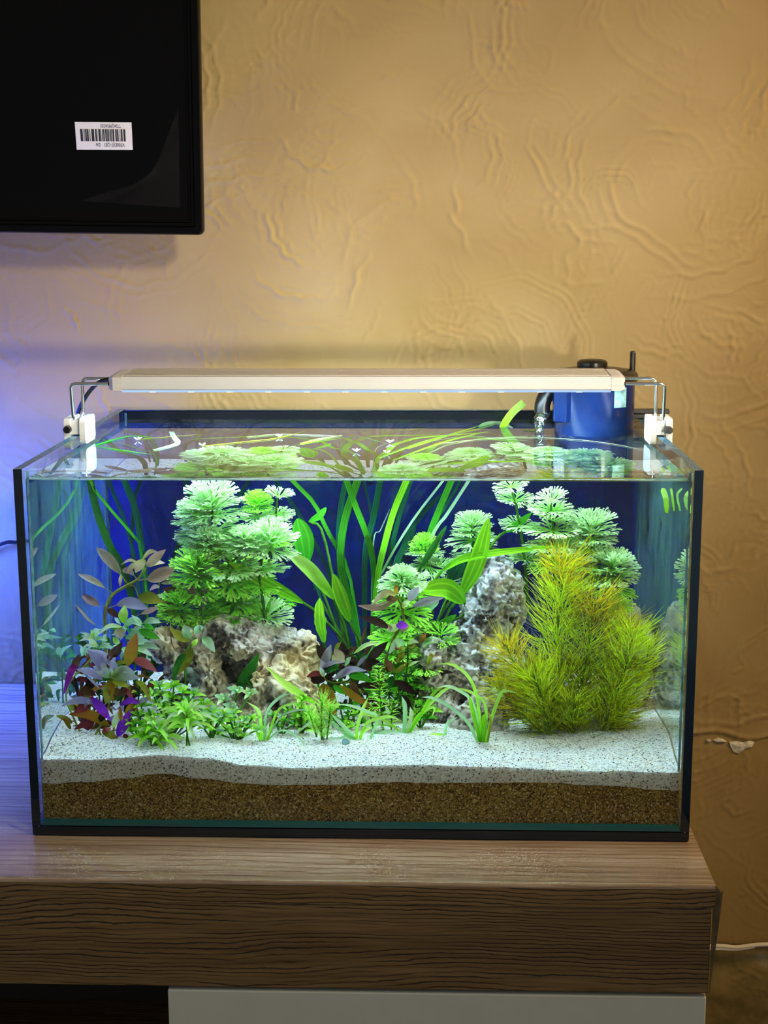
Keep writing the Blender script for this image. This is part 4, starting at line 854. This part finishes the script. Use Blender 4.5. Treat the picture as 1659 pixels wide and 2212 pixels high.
leafy('broad_leaf_plant', 'drooping olive and mint leaved plant hanging over the pitted stone', .150, (404, 1500),
    [([(400, 1500), (402, 1411), (413, 1394), (423, 1376)], 2.6, 'stemg'), ([(368, 1345), (371, 1390), (385, 1409), (398, 1415)], 1.4, 'rose')],
    [((410, 1383), (367, 1358), 20, 'olive', -3), ((411, 1379), (397, 1350), 22, 'mint', 0), ((420, 1367), (440, 1354), 15, 'mint', 3), ((437, 1376), (464, 1409), 19, 'mint', 4), ((416, 1400), (379, 1460), 25, 'olive', 0), ((401, 1409), (368, 1492), 14, 'dgreen', 16), ((415, 1395), (427, 1380), 12, 'bright', 0), ((418, 1372), (412, 1360), 8, 'tan', 0)])
leafy('broad_leaf_plant', 'dark green broad blade leaning across the front of the pitted stone', .165, (512, 1500), [([(505, 1560), (508, 1520), (512, 1489)], 2.4, 'dgreen')],
    [((511, 1492), (560, 1410), 24, 'dgreen', -4), ((531, 1464), (567, 1526), 9, 'dgreen', 6)])
leafy('brown_leaf_plant', 'brown and lilac leaved plant between the pitted stone and the centre', .170, (755, 1540),
    [([(765, 1560), (758, 1500), (762, 1464), (748, 1472), (717, 1475), (697, 1461), (695, 1448)], 2.4, 'olive')],
    [((709, 1428), (684, 1393), 22, 'dark', 0), ((717, 1417), (745, 1430), 24, 'tan', 2), ((695, 1444), (715, 1392), 19, 'lilac', 0), ((742, 1425), (722, 1402), 18, 'rose', 0), ((697, 1443), (742, 1431), 9, 'lilac', 6), ((703, 1470), (656, 1472), 21, 'dark', 5), ((700, 1458), (662, 1462), 12, 'maroon', 5), ((744, 1438), (758, 1419), 13, 'mint', 0), ((719, 1469), (792, 1449), 15, 'lilac', 12), ((735, 1460), (770, 1440), 14, 'lilac', 0), ((704, 1477), (724, 1555), 29, 'ochre', 0), ((733, 1480), (802, 1526), 17, 'ochre', -3), ((756, 1461), (806, 1474), 17, 'green', 6),
     ((781, 1443), (820, 1429), 19, 'dark', 5), ((793, 1426), (838, 1386), 21, 'dark', -2), ((771, 1440), (792, 1415), 9, 'lilac', 0), ((763, 1440), (764, 1418), 13, 'dark', 0), ((764, 1412), (820, 1390), 9, 'pale', 8), ((756, 1470), (775, 1500), 14, 'brown', 0), ((700, 1462), (690, 1440), 10, 'silver', 0), ((720, 1480), (745, 1500), 12, 'green', 0), ((700, 1475), (690, 1510), 14, 'ochre', 0), ((770, 1480), (830, 1490), 12, 'dark', 4)])
leafy('pink_leaf_plant', 'slender plant with pink and violet leaves at the centre of the tank', .165, (815, 1530),
    [([(815, 1540), (830, 1440), (848, 1385), (862, 1357), (872, 1341), (867, 1310), (857, 1285)], 3.0, 'olive')],
    [((853, 1297), (773, 1308), 15, 'rose', -10), ((857, 1285), (803, 1307), 15, 'tan', 14), ((857, 1284), (854, 1262), 10, 'ochre', 0), ((856, 1292), (834, 1296), 18, 'brown', 0), ((842, 1357), (777, 1332), 18, 'dark', 3), ((862, 1352), (835, 1362), 16, 'pale', 0), ((848, 1365), (838, 1348), 8, 'rose', 0), ((856, 1350), (881, 1350), 19, 'violet', 0), ((862, 1362), (884, 1352), 12, 'rose', 0), ((881, 1297), (905, 1268), 19, 'lilac', 0), ((890, 1310), (961, 1290), 15, 'lilac', 2), ((779, 1391), (793, 1350), 6, 'brown', 0), ((868, 1312), (885, 1296), 12, 'pale', 0)])
leafy('amber_leaf_plant', 'small amber and mint leaved plant on a dark stem before the jagged stone', .155, (878, 1540),
    [([(855, 1540), (872, 1490), (880, 1440), (881, 1388)], 2.2, 'dgreen')],
    [((876, 1390), (840, 1412), 18, 'mint', 12), ((880, 1391), (905, 1388), 9, 'pale', 4), ((880, 1394), (904, 1396), 11, 'olive', 0), ((874, 1396), (862, 1406), 10, 'olive', 0), ((873, 1408), (856, 1432), 13, 'olive', 0), ((906, 1391), (920, 1366), 11, 'ochre', 0), ((848, 1451), (833, 1422), 14, 'brown', 0), ((848, 1452), (881, 1430), 11, 'olive', -4), ((852, 1470), (900, 1500), 20, 'dark', 0), ((856, 1404), (860, 1396), 8, 'red', 0), ((882, 1440), (905, 1428), 6, 'pale', 2), ((870, 1500), (890, 1545), 16, 'dark', 0), ((848, 1460), (838, 1490), 16, 'dgreen', 0)])
leafy('ragged_leaf_plant', 'single ragged green blade lying across the pitted stone towards the sand', .125, (690, 1560), [([(690, 1575), (690, 1545), (682, 1520)], 2, 'stemg')], [])
addleaf(bpy.data.objects['ragged_leaf_plant'], [inwater(682, 1520, .125), inwater(630, 1488, .128), inwater(576, 1442, .132)], 17 * pxm(.125), 'bright', 'sword', n=18, ragged=.6)

def filler(root, Y, box, n, mats, L=(24, 46), W=(6, 12)):
    for _ in range(n):
        x, y = rnd.uniform(box[0], box[2]), rnd.uniform(box[1], box[3]); a = rnd.uniform(0, 6.28); l = rnd.uniform(*L)
        pxleaf(root, Y + rnd.uniform(0, .02), (x, y), (x + math.cos(a) * l, y - abs(math.sin(a)) * l * .8), rnd.uniform(*W), rnd.choice(mats), rnd.uniform(2, 9), dy=rnd.uniform(-.01, .02))
filler(bpy.data.objects['crimson_plant'], YC + .012, (155, 1430, 310, 1590), 60, ['dark', 'maroon', 'olive', 'brown', 'lilac', 'ochre', 'dgreen'])
filler(bpy.data.objects['crimson_plant'], YC + .005, (150, 1520, 300, 1592), 30, ['maroon', 'dark', 'olive', 'ochre', 'dgreen'], W=(8, 14))
filler(bpy.data.objects['brown_leaf_plant'], .18, (690, 1430, 850, 1545), 36, ['dark', 'dgreen', 'green', 'brown', 'ochre'])
filler(bpy.data.objects['amber_leaf_plant'], .17, (840, 1420, 940, 1550), 26, ['dgreen', 'green', 'dark', 'olive'])
filler(bpy.data.objects['broad_leaf_plant'], .18, (175, 1360, 335, 1440), 36, ['mint', 'dgreen', 'green', 'mint'])
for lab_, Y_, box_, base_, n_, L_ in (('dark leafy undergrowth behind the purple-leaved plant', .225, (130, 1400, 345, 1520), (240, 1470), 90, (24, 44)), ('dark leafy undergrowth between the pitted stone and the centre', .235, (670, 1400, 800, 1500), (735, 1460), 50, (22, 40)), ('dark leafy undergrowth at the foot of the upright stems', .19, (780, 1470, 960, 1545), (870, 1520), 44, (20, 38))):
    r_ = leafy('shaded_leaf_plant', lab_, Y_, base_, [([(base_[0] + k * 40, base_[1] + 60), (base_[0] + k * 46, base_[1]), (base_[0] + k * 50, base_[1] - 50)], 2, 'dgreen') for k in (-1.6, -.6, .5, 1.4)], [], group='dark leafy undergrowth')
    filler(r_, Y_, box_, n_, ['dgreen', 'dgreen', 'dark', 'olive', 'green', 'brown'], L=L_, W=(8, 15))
# grass tufts
def grass(label, blades, base):
    g = ground(*base); root = plant('grass_tuft', g, label, 'grass tufts on the sand', 'grass')
    for pts, w, mat in blades:
        Yb = g.y; k = len(pts); dy = rnd.uniform(-.02, .008)
        P = [inwater(x, y, Yb + dy * (i / (k - 1)) ** 1.5) for i, (x, y) in enumerate(pts)]
        if abs(pts[0][1] - base[1]) < 26: P[0].z = min(P[0].z, sand_z(P[0].x, P[0].y) - .001)
        for q in P[1:]: q.z = max(q.z, sand_z(q.x, q.y) + .0008)
        addleaf(root, P, w * pxm(Yb), mat, 'grass', n=14, name='blade', fold=.25, nrm=Vector((rnd.uniform(-.2, .2), -.8, .6)))
grass('grass tuft in front of the pitted stone', [([(565, 1597), (563, 1555), (556, 1533), (535, 1517)], 8, 'bright'), ([(570, 1585), (577, 1539), (603, 1508), (629, 1497)], 7, 'mint'), ([(575, 1580), (600, 1536), (628, 1521), (640, 1514)], 6, 'bright'), ([(575, 1582), (603, 1552), (634, 1536), (673, 1533)], 5, 'mint'), ([(571, 1612), (574, 1586), (582, 1560)], 9, 'pale'), ([(575, 1592), (603, 1579), (628, 1582), (650, 1599), (657, 1621), (653, 1645)], 5, 'mint'), ([(562, 1596), (545, 1565), (520, 1560)], 5, 'bright'), ([(566, 1598), (552, 1580), (530, 1592)], 5, 'bright')], (568, 1600))
grass('grass tuft with long blades arching left, at the middle of the sand', [([(769, 1597), (744, 1571), (715, 1542)], 9, 'mint'), ([(770, 1596), (772, 1571), (784, 1532), (796, 1505)], 8, 'bright'), ([(766, 1594), (758, 1585), (736, 1596), (715, 1618), (708, 1636)], 7, 'mint'), ([(762, 1596), (745, 1585), (720, 1564), (697, 1555), (673, 1560), (653, 1574), (637, 1596)], 8, 'mint'), ([(777, 1600), (784, 1577), (800, 1558), (840, 1548), (868, 1558)], 8, 'bright'), ([(800, 1590), (815, 1550), (797, 1539), (759, 1525), (728, 1521)], 7, 'mint'), ([(776, 1598), (785, 1580), (805, 1570)], 7, 'bright'), ([(768, 1598), (752, 1580), (735, 1572)], 6, 'bright')], (770, 1598))
grass('grass tuft right of the upright needle-leaved stem', [([(873, 1582), (875, 1532), (868, 1504)], 10, 'mint'), ([(884, 1580), (916, 1536), (955, 1495), (977, 1484)], 8, 'bright'), ([(886, 1578), (899, 1551), (923, 1532), (938, 1530), (934, 1547)], 7, 'bright'), ([(879, 1580), (888, 1549), (886, 1527)], 9, 'pale'), ([(788, 1601), (814, 1584), (847, 1580), (881, 1590)], 7, 'mint'), ([(868, 1582), (853, 1572), (832, 1558), (799, 1545), (762, 1547)], 6, 'bright'), ([(882, 1580), (905, 1550), (935, 1500), (960, 1482)], 7, 'lime')], (875, 1583))
grass('tall grass tuft in front of the jagged stone', [([(1040, 1601), (1031, 1510), (1010, 1460), (977, 1436), (947, 1434)], 8, 'bright'), ([(1033, 1603), (1010, 1560), (966, 1523), (934, 1508), (910, 1506)], 8, 'mint'), ([(1036, 1590), (1030, 1550), (1016, 1510), (990, 1491), (966, 1482), (944, 1486)], 8, 'mint'), ([(1046, 1590), (1049, 1527), (1020, 1497), (977, 1484)], 7, 'bright'), ([(1042, 1605), (1046, 1560), (1049, 1540)], 12, 'lime'), ([(1051, 1601), (1060, 1560), (1081, 1501), (1094, 1493), (1118, 1497)], 8, 'bright'), ([(1053, 1600), (1060, 1555), (1053, 1536)], 5, 'olive'), ([(1038, 1600), (1022, 1540), (1013, 1500)], 9, 'lime')], (1042, 1604))
grass('single curved grass blade between the grass tufts', [([(960, 1590), (966, 1564), (988, 1549)], 7, 'mint'), ([(960, 1590), (945, 1586), (925, 1587)], 6, 'bright')], (960, 1589))

# star rosettes and small-leaved stems
def rosette(root, c, L, w, n, mats, tiers=3, lift=(68, 0), arch=.30):
    for i in range(n):
        t = i / max(1, n - 1); e = math.radians(lift[0] + (lift[1] - lift[0]) * t + rnd.uniform(-8, 8)); th = i * 2.4 + rnd.uniform(-.2, .2); l = L * (.6 + .4 * t) * rnd.uniform(.85, 1.1)
        d = Vector((math.cos(th) * math.cos(e), math.sin(th) * math.cos(e), math.sin(e))); p0 = c + Vector((0, 0, -.10 * L * t))
        p1 = p0 + d * l * .55 + Vector((0, 0, .04 * l)); p2 = p0 + d * l + Vector((0, 0, -arch * l * math.cos(e)))
        addleaf(root, [p0, p1, p2], w * rnd.uniform(.85, 1.15), rnd.choice(mats), 'lance', n=7, nrm=Vector((0, -.75, .7)), fold=.3)
def starplant(label, base, heads, L, w, mats, n=22, group='star-leaved plants', name='star_leaf_plant', **kw):
    g = ground(*base); root = plant(name, g, label, group); s = pxm(g.y)
    for x, y in heads:
        c = inwater(x, y, g.y + rnd.uniform(-.004, .004)); MB().tube([g + Vector((rnd.uniform(-.003, .003), 0, -.003)), g.lerp(c, .5), c], 2.0 * s, 6).build('stem', LM['stemg'], root, smooth='all')
        rosette(root, c, L * s, w * s, n, mats, **kw)
    return root
starplant('bright star-leaved rosette with long narrow leaves on the sand', (405, 1612), [(404, 1544), (404, 1564)], 76, 9, ['bright', 'pale', 'bright'], 26)
bpy.data.objects['star_leaf_plant']
rt = starplant('lower star-leaved rosette beside the purple-leaved plant', (335, 1612), [(334, 1572), (318, 1592), (348, 1594)], 60, 9.5, ['bright', 'pale', 'lime'], 20)
def smallstems(label, base, heads, L, w, mats, n=9):
    return starplant(label, base, heads, L, w, mats, n, 'small-leaved stem plants', 'small_leaf_plant', lift=(60, 5), arch=.15)
smallstems('small-leaved green bunch behind the star-leaved rosettes', (372, 1590), [(344, 1482), (348, 1500), (370, 1508), (395, 1495), (420, 1500), (354, 1527), (404, 1516), (385, 1530), (340, 1520), (365, 1545), (430, 1540), (450, 1555), (330, 1500), (410, 1535), (440, 1520), (375, 1482), (360, 1560), (390, 1555)], 31, 7.5, ['bright', 'mint', 'bright', 'lime'])
smallstems('mint small-leaved sprig in front of the pitted stone hollow', (490, 1580), [(484, 1512), (512, 1494), (500, 1530), (540, 1500), (470, 1540)], 30, 10, ['mint', 'pale', 'mint'], 8)
smallstems('low small-leaved bunch at the foot of the pitted stone', (510, 1598), [(498, 1556), (514, 1571), (529, 1555), (509, 1583), (537, 1571), (490, 1575), (545, 1552), (525, 1590), (475, 1560), (560, 1575), (505, 1540), (470, 1585)], 25, 6.5, ['bright', 'bright', 'mint'], 11)
smallstems('lime column of small leaves beside the feathery bush on the sand', (650, 1585), [(652, 1512), (648, 1528), (652, 1545), (648, 1562), (655, 1575), (668, 1550), (640, 1550)], 25, 10, ['bright', 'lime'], 9)
smallstems('small-leaved green bunch tucked behind the lower star-leaved rosette', (300, 1594), [(300, 1545), (288, 1562), (314, 1568), (280, 1578), (306, 1524), (326, 1545)], 30, 7, ['bright', 'green', 'lime'])
smallstems('small-leaved green bunch right of the bright star-leaved rosette', (455, 1594), [(440, 1572), (462, 1577), (472, 1556), (455, 1538), (430, 1560), (485, 1545)], 28, 7, ['bright', 'mint', 'lime'])
smallstems('small-leaved green bunch between the first grass tuft and the lime column', (605, 1585), [(590, 1545), (612, 1555), (622, 1535), (600, 1570), (634, 1565)], 25, 6, ['bright', 'green', 'mint'])
smallstems('dark small-leaved bunch in the shade under the brown-leaved plant', (745, 1575), [(735, 1530), (755, 1545), (745, 1560), (772, 1540), (785, 1560), (720, 1555)], 26, 7, ['green', 'dgreen', 'bright'])
smallstems('small-leaved green bunch below the amber-leaved plant', (908, 1572), [(900, 1540), (922, 1550), (910, 1522), (935, 1535), (890, 1555)], 26, 6.5, ['green', 'bright', 'lime'])
smallstems('tiny bright seedling between the grass tufts', (735, 1585), [(752, 1562), (760, 1570)], 14, 8, ['lime', 'bright'], 5)

# needle-leaved stems
def needle_whorl(name, mat, seed, n=10, fork=2, wid=.020, lift=40, curve=.35):
    r = random.Random(seed); V = []; F = []; A = []
    def strip(P, w, ts):
        b = len(V); side = (P[-1] - P[0]).cross(Vector((r.uniform(-1, 1), r.uniform(-1, 1), 1))).normalized()
        for i, p in enumerate(P):
            ww = w * (1 - .75 * i / (len(P) - 1)); V.extend([p - side * ww * .5, p + side * ww * .5]); A.extend([(ts[i], .5, 0)] * 2)
        for i in range(len(P) - 1): F.append((b + 2 * i, b + 2 * i + 1, b + 2 * i + 3, b + 2 * i + 2))
    for i in range(n):
        th = 6.283 * i / n + r.uniform(-.25, .25); e = math.radians(lift + r.uniform(-18, 18)); L = r.uniform(.75, 1.05)
        d = Vector((math.cos(th) * math.cos(e), math.sin(th) * math.cos(e), math.sin(e)))
        P = [d * L * t + Vector((0, 0, curve * L * t * t * r.uniform(.6, 1.3))) for t in (0, .3, .62, 1)]
        strip(P, wid, (0, .3, .6, 1))
        for k in range(fork):
            t0 = .22 + .3 * k / max(1, fork) + r.uniform(0, .12); p0 = d * L * t0 + Vector((0, 0, curve * L * t0 * t0)); sd = d.cross(Vector((0, 0, 1))).normalized() * r.choice((-1, 1))
            d2 = (d + sd * r.uniform(.25, .5)).normalized(); l2 = L * (1 - t0) * r.uniform(.7, 1)
            strip([p0 + d2 * l2 * t + Vector((0, 0, curve * .8 * l2 * t * t)) for t in (0, .5, 1)], wid * .8, (t0, .7, 1))
    me = bpy.data.meshes.new(name); me.from_pydata(V, [], F); me.materials.append(mat)
    at = me.attributes.new('along', 'FLOAT_VECTOR', 'POINT'); at.data.foreach_set('vector', [c for a in A for c in a]); me.update(); return me
NW = {k: [needle_whorl('needle_whorl', LM[k], 100 + s, n=11, fork=3, wid=.025, lift=26, curve=.28) for s in range(4)] for k in ('needle', 'needleo', 'needled')}
def feather(label, Y, stem, n, r0, r1, keys, dYs=None, base=None, stemmat='stemg', cut=0):
    P = [inwater(x, y, Y + (dYs[i] if dYs else 0)) for i, (x, y) in enumerate(stem)]
    b = P[0].copy(); root = plant('feathery_plant', b, label, 'olive feathery plants'); s = pxm(Y)
    S = spline(P, 40); MB().tube(S, [2.6 * s - 1.4 * s * i / 39 for i in range(40)], 6).build('stem', LM[stemmat], root, smooth='all')
    for i in range(n):
        t = cut + (1 - cut) * (i + .5) / n; k = t * 39; j = min(38, int(k)); p = S[j].lerp(S[j + 1], k - j); a = (S[min(39, j + 2)] - S[max(0, j - 2)]).normalized()
        r = (r0 + (r1 - r0) * t) * rnd.uniform(.85, 1.12) * s; key = keys[min(len(keys) - 1, int(t * len(keys)))] if rnd.random() < .75 else rnd.choice(keys)
        o = link('needle_whorl', rnd.choice(NW[key]), root)
        th = rnd.random() * 6.28; x = a.cross(Vector((math.cos(th), math.sin(th), .1))).normalized(); y = a.cross(x)
        q = p - b; o.matrix_basis = Matrix(((x.x * r, y.x * r, a.x * r, q.x), (x.y * r, y.y * r, a.y * r, q.y), (x.z * r, y.z * r, a.z * r, q.z), (0, 0, 0, 1)))
    return root
YB = ground(1190, 1588).y
feather('tallest olive feathery plant rising in front of the right fan-leaved bunch', YB + .02, [(1205, 1590), (1210, 1480), (1205, 1380), (1212, 1290), (1218, 1215)], 37, 110, 85, ['needled', 'needle', 'needle', 'needle', 'needleo'], dYs=[0, .01, .02, .02, .02])
feather('golden feathery plant leaning left over the jagged stone', YB + .02, [(1195, 1590), (1165, 1500), (1120, 1450), (1092, 1390)], 24, 99, 71, ['needled', 'needle', 'needleo', 'needleo'])
feather('low feathery plant spreading on the sand in front of the bush', YB, [(1190, 1592), (1178, 1540), (1165, 1490), (1150, 1455)], 18, 81, 80, ['needled', 'needle', 'needle'])
feather('feathery plant fanning towards the right pane', YB + .01, [(1300, 1582), (1330, 1510), (1352, 1440), (1368, 1370)], 26, 88, 80, ['needled', 'needle', 'needle', 'needle'])
feather('brownish feathery plant behind, at the right of the bush', YB + .05, [(1290, 1575), (1300, 1480), (1325, 1400), (1350, 1345)], 24, 99, 67, ['needled', 'needled', 'needleo', 'needleo'])
feather('feathery plant in the shaded heart of the bush', YB + .03, [(1230, 1590), (1250, 1520), (1262, 1450), (1275, 1370), (1280, 1300)], 27, 101, 91, ['needled', 'needled', 'needle', 'needleo'])
feather('short feathery plant on the sand at the right end of the bush', YB + .01, [(1310, 1585), (1330, 1560), (1350, 1520)], 11, 66, 62, ['needled', 'needle'])
feather('second low feathery tuft on the sand, right of the leaning golden one', YB + .005, [(1240, 1592), (1235, 1555), (1242, 1510)], 13, 72, 69, ['needled', 'needle', 'needle'])
feather('golden feathery sprig lowest at the left of the bush', YB + .01, [(1180, 1590), (1130, 1545), (1095, 1505), (1070, 1480)], 16, 66, 60, ['needled', 'needleo', 'needle'])
feather('bright feathery sprig nearest the right pane', YB + .02, [(1320, 1575), (1370, 1500), (1395, 1430), (1402, 1390)], 16, 60, 54, ['needle', 'needle', 'needle'])
SPR = [needle_whorl('needle_whorl', LM['bright'], 300 + s, n=11, fork=0, wid=.10, lift=28, curve=-.30) for s in range(3)]
SPM = [needle_whorl('needle_whorl', LM['bright'], 320 + s, n=12, fork=1, wid=.055, lift=42, curve=.05) for s in range(3)]
def spruce(label, base, stems, nper, r0, r1, W, group='bright needle-leaved stems'):
    g = ground(*base); root = plant('needle_leaf_plant', g, label, group); s = pxm(g.y)
    for stem in stems:
        S = spline([inwater(x, y, g.y) for x, y in stem], 20); MB().tube(S, 1.8 * s, 6).build('stem', LM['stemg'], root, smooth='all')
        for i in range(nper):
            t = (i + .7) / nper; k = t * 19; j = min(18, int(k)); p = S[j].lerp(S[j + 1], k - j); r = (r0 + (r1 - r0) * t) * s * rnd.uniform(.9, 1.1)
            o = link('needle_whorl', rnd.choice(W), root); th = rnd.random() * 6.28; q = p - g
            o.matrix_basis = Matrix.Translation(q) @ Matrix.Rotation(rnd.uniform(-.15, .15), 4, 'X') @ Matrix.Rotation(th, 4, 'Z') @ Matrix.Scale(r, 4)
spruce('upright spruce-like green stem at the centre of the tank', (827, 1578), [[(828, 1578), (822, 1520), (819, 1470), (818, 1440)]], 13, 42, 18, SPR)
spruce('shorter spruce-like stems at the foot of the upright one', (845, 1580), [[(845, 1580), (846, 1545), (850, 1515)], [(808, 1578), (800, 1545), (804, 1520)]], 6, 30, 20, SPR)
spruce('bushy feathery green plant on the sand, left of the middle grass tuft', (700, 1598), [[(695, 1598), (694, 1550), (697, 1505)], [(706, 1597), (712, 1550), (714, 1525)], [(684, 1592), (675, 1560), (668, 1535)], [(700, 1598), (690, 1575), (680, 1560)]], 9, 26, 30, SPM)

# things on the water surface
def surf(px, py, z=ZW + .0006): return onplane(px, py, 2, z)
def floating(label, pts, w, mat, name='floating_leaf', kind='grass'):
    P = [surf(x, y) for x, y in pts]; root = plant(name, P[0], label, 'leaves floating on the water', 'leaf')
    addleaf(root, P, w, mat, kind, n=14, nrm=Vector((0, 0, 1)), fold=.05, name='blade')
    return root
floating('green strap leaf floating beside the left rim clamp', [(205, 962), (245, 950), (285, 942), (335, 945)], .0045, 'green')
floating('thin strap leaf floating below the left rim clamp', [(208, 964), (260, 972), (330, 982)], .0035, 'green')
floating('long straight strap leaf floating near the back left', [(300, 949), (360, 944), (438, 938)], .0032, 'olive')
floating('pale folded strap leaf on the water near the back left', [(332, 972), (360, 965), (384, 956), (376, 944), (370, 932)], .0055, 'mint', kind='trail')
floating('strap leaf floating behind the tallest pale dome', [(436, 964), (520, 955), (600, 946), (662, 930)], .0034, 'olive')
floating('pale strap leaf floating at the middle of the surface', [(535, 944), (600, 938), (680, 940), (742, 942)], .0036, 'pale')
floating('green strap leaf floating behind the middle of the surface', [(650, 958), (690, 948), (740, 940)], .0040, 'bright')
floating('very long thin pale stem curving over the water before the filter', [(950, 958), (1050, 948), (1150, 945), (1250, 950), (1330, 960), (1398, 974)], .0014, 'pale')
for lab, pts in (('first', [(820, 1000), (930, 960), (1040, 935), (1090, 918)]), ('second', [(850, 1005), (960, 965), (1060, 940)]), ('third', [(880, 980), (970, 950), (1050, 925)])):
    P = [surf(x, y, ZW - .006) for x, y in pts]; root = plant('floating_leaf', P[0], {'first': 'long strap leaf trailing under the surface towards the filter, nearest the front', 'second': 'long strap leaf trailing under the surface towards the filter, middle one', 'third': 'long strap leaf trailing under the surface towards the filter, rearmost'}[lab], 'leaves floating on the water', 'leaf')
    addleaf(root, P, .005, 'lime', 'grass', n=14, nrm=Vector((0, 0, 1)), fold=.1, name='blade')
p0 = surf(1082, 921); d0 = onplane(1132, 869, 1, p0.y + .01)
root = plant('floating_leaf', p0, 'green leaf tip sticking up out of the water left of the filter', 'leaves floating on the water', 'leaf'); addleaf(root, [p0 + Vector((0, 0, -.003)), p0.lerp(d0, .5) + Vector((-.001, 0, .001)), d0], .0085, 'bright', 'trail', n=10, nrm=Vector((.2, -1, .3)), name='blade')
floating('grey-green leaf scrap lying flat on the water left of the filter', [(1034, 922), (1070, 912), (1108, 924)], .014, 'mint', kind='lance')
floating('yellowish leaf end lying on the water by the filter spout', [(1130, 928), (1150, 930), (1165, 922)], .006, 'olive')
m_petal = pbr('white_petals', (.75, .82, .80), .5)
for i, (x, y, lab) in enumerate(((298, 951, 'on the long straight floating leaf'), (437, 964, 'at the end of the leaf behind the tallest dome'), (603, 944, 'on the pale leaf at the middle of the surface'), (770, 976, 'left of the centre of the surface'), (836, 980, 'right of the centre of the surface'), (842, 957, 'behind the centre of the surface'))):
    c = surf(x, y); mb = MB()
    for k in range(4):
        a = k * 1.6 + i; d = Vector((math.cos(a), math.sin(a), .7)) * .0045; s_ = Vector((-math.sin(a), math.cos(a), 0)) * .0016
        mb.add([c, c + d * .6 + s_, c + d, c + d * .6 - s_, c + Vector((0, 0, .0012)) + d * .55], [(0, 1, 4), (1, 2, 4), (2, 3, 4), (3, 0, 4), (0, 3, 2, 1)])
    tag(mb.build('floating_flower', m_petal), 'tiny white flower floating ' + lab, 'flower', 'tiny flowers on the water')
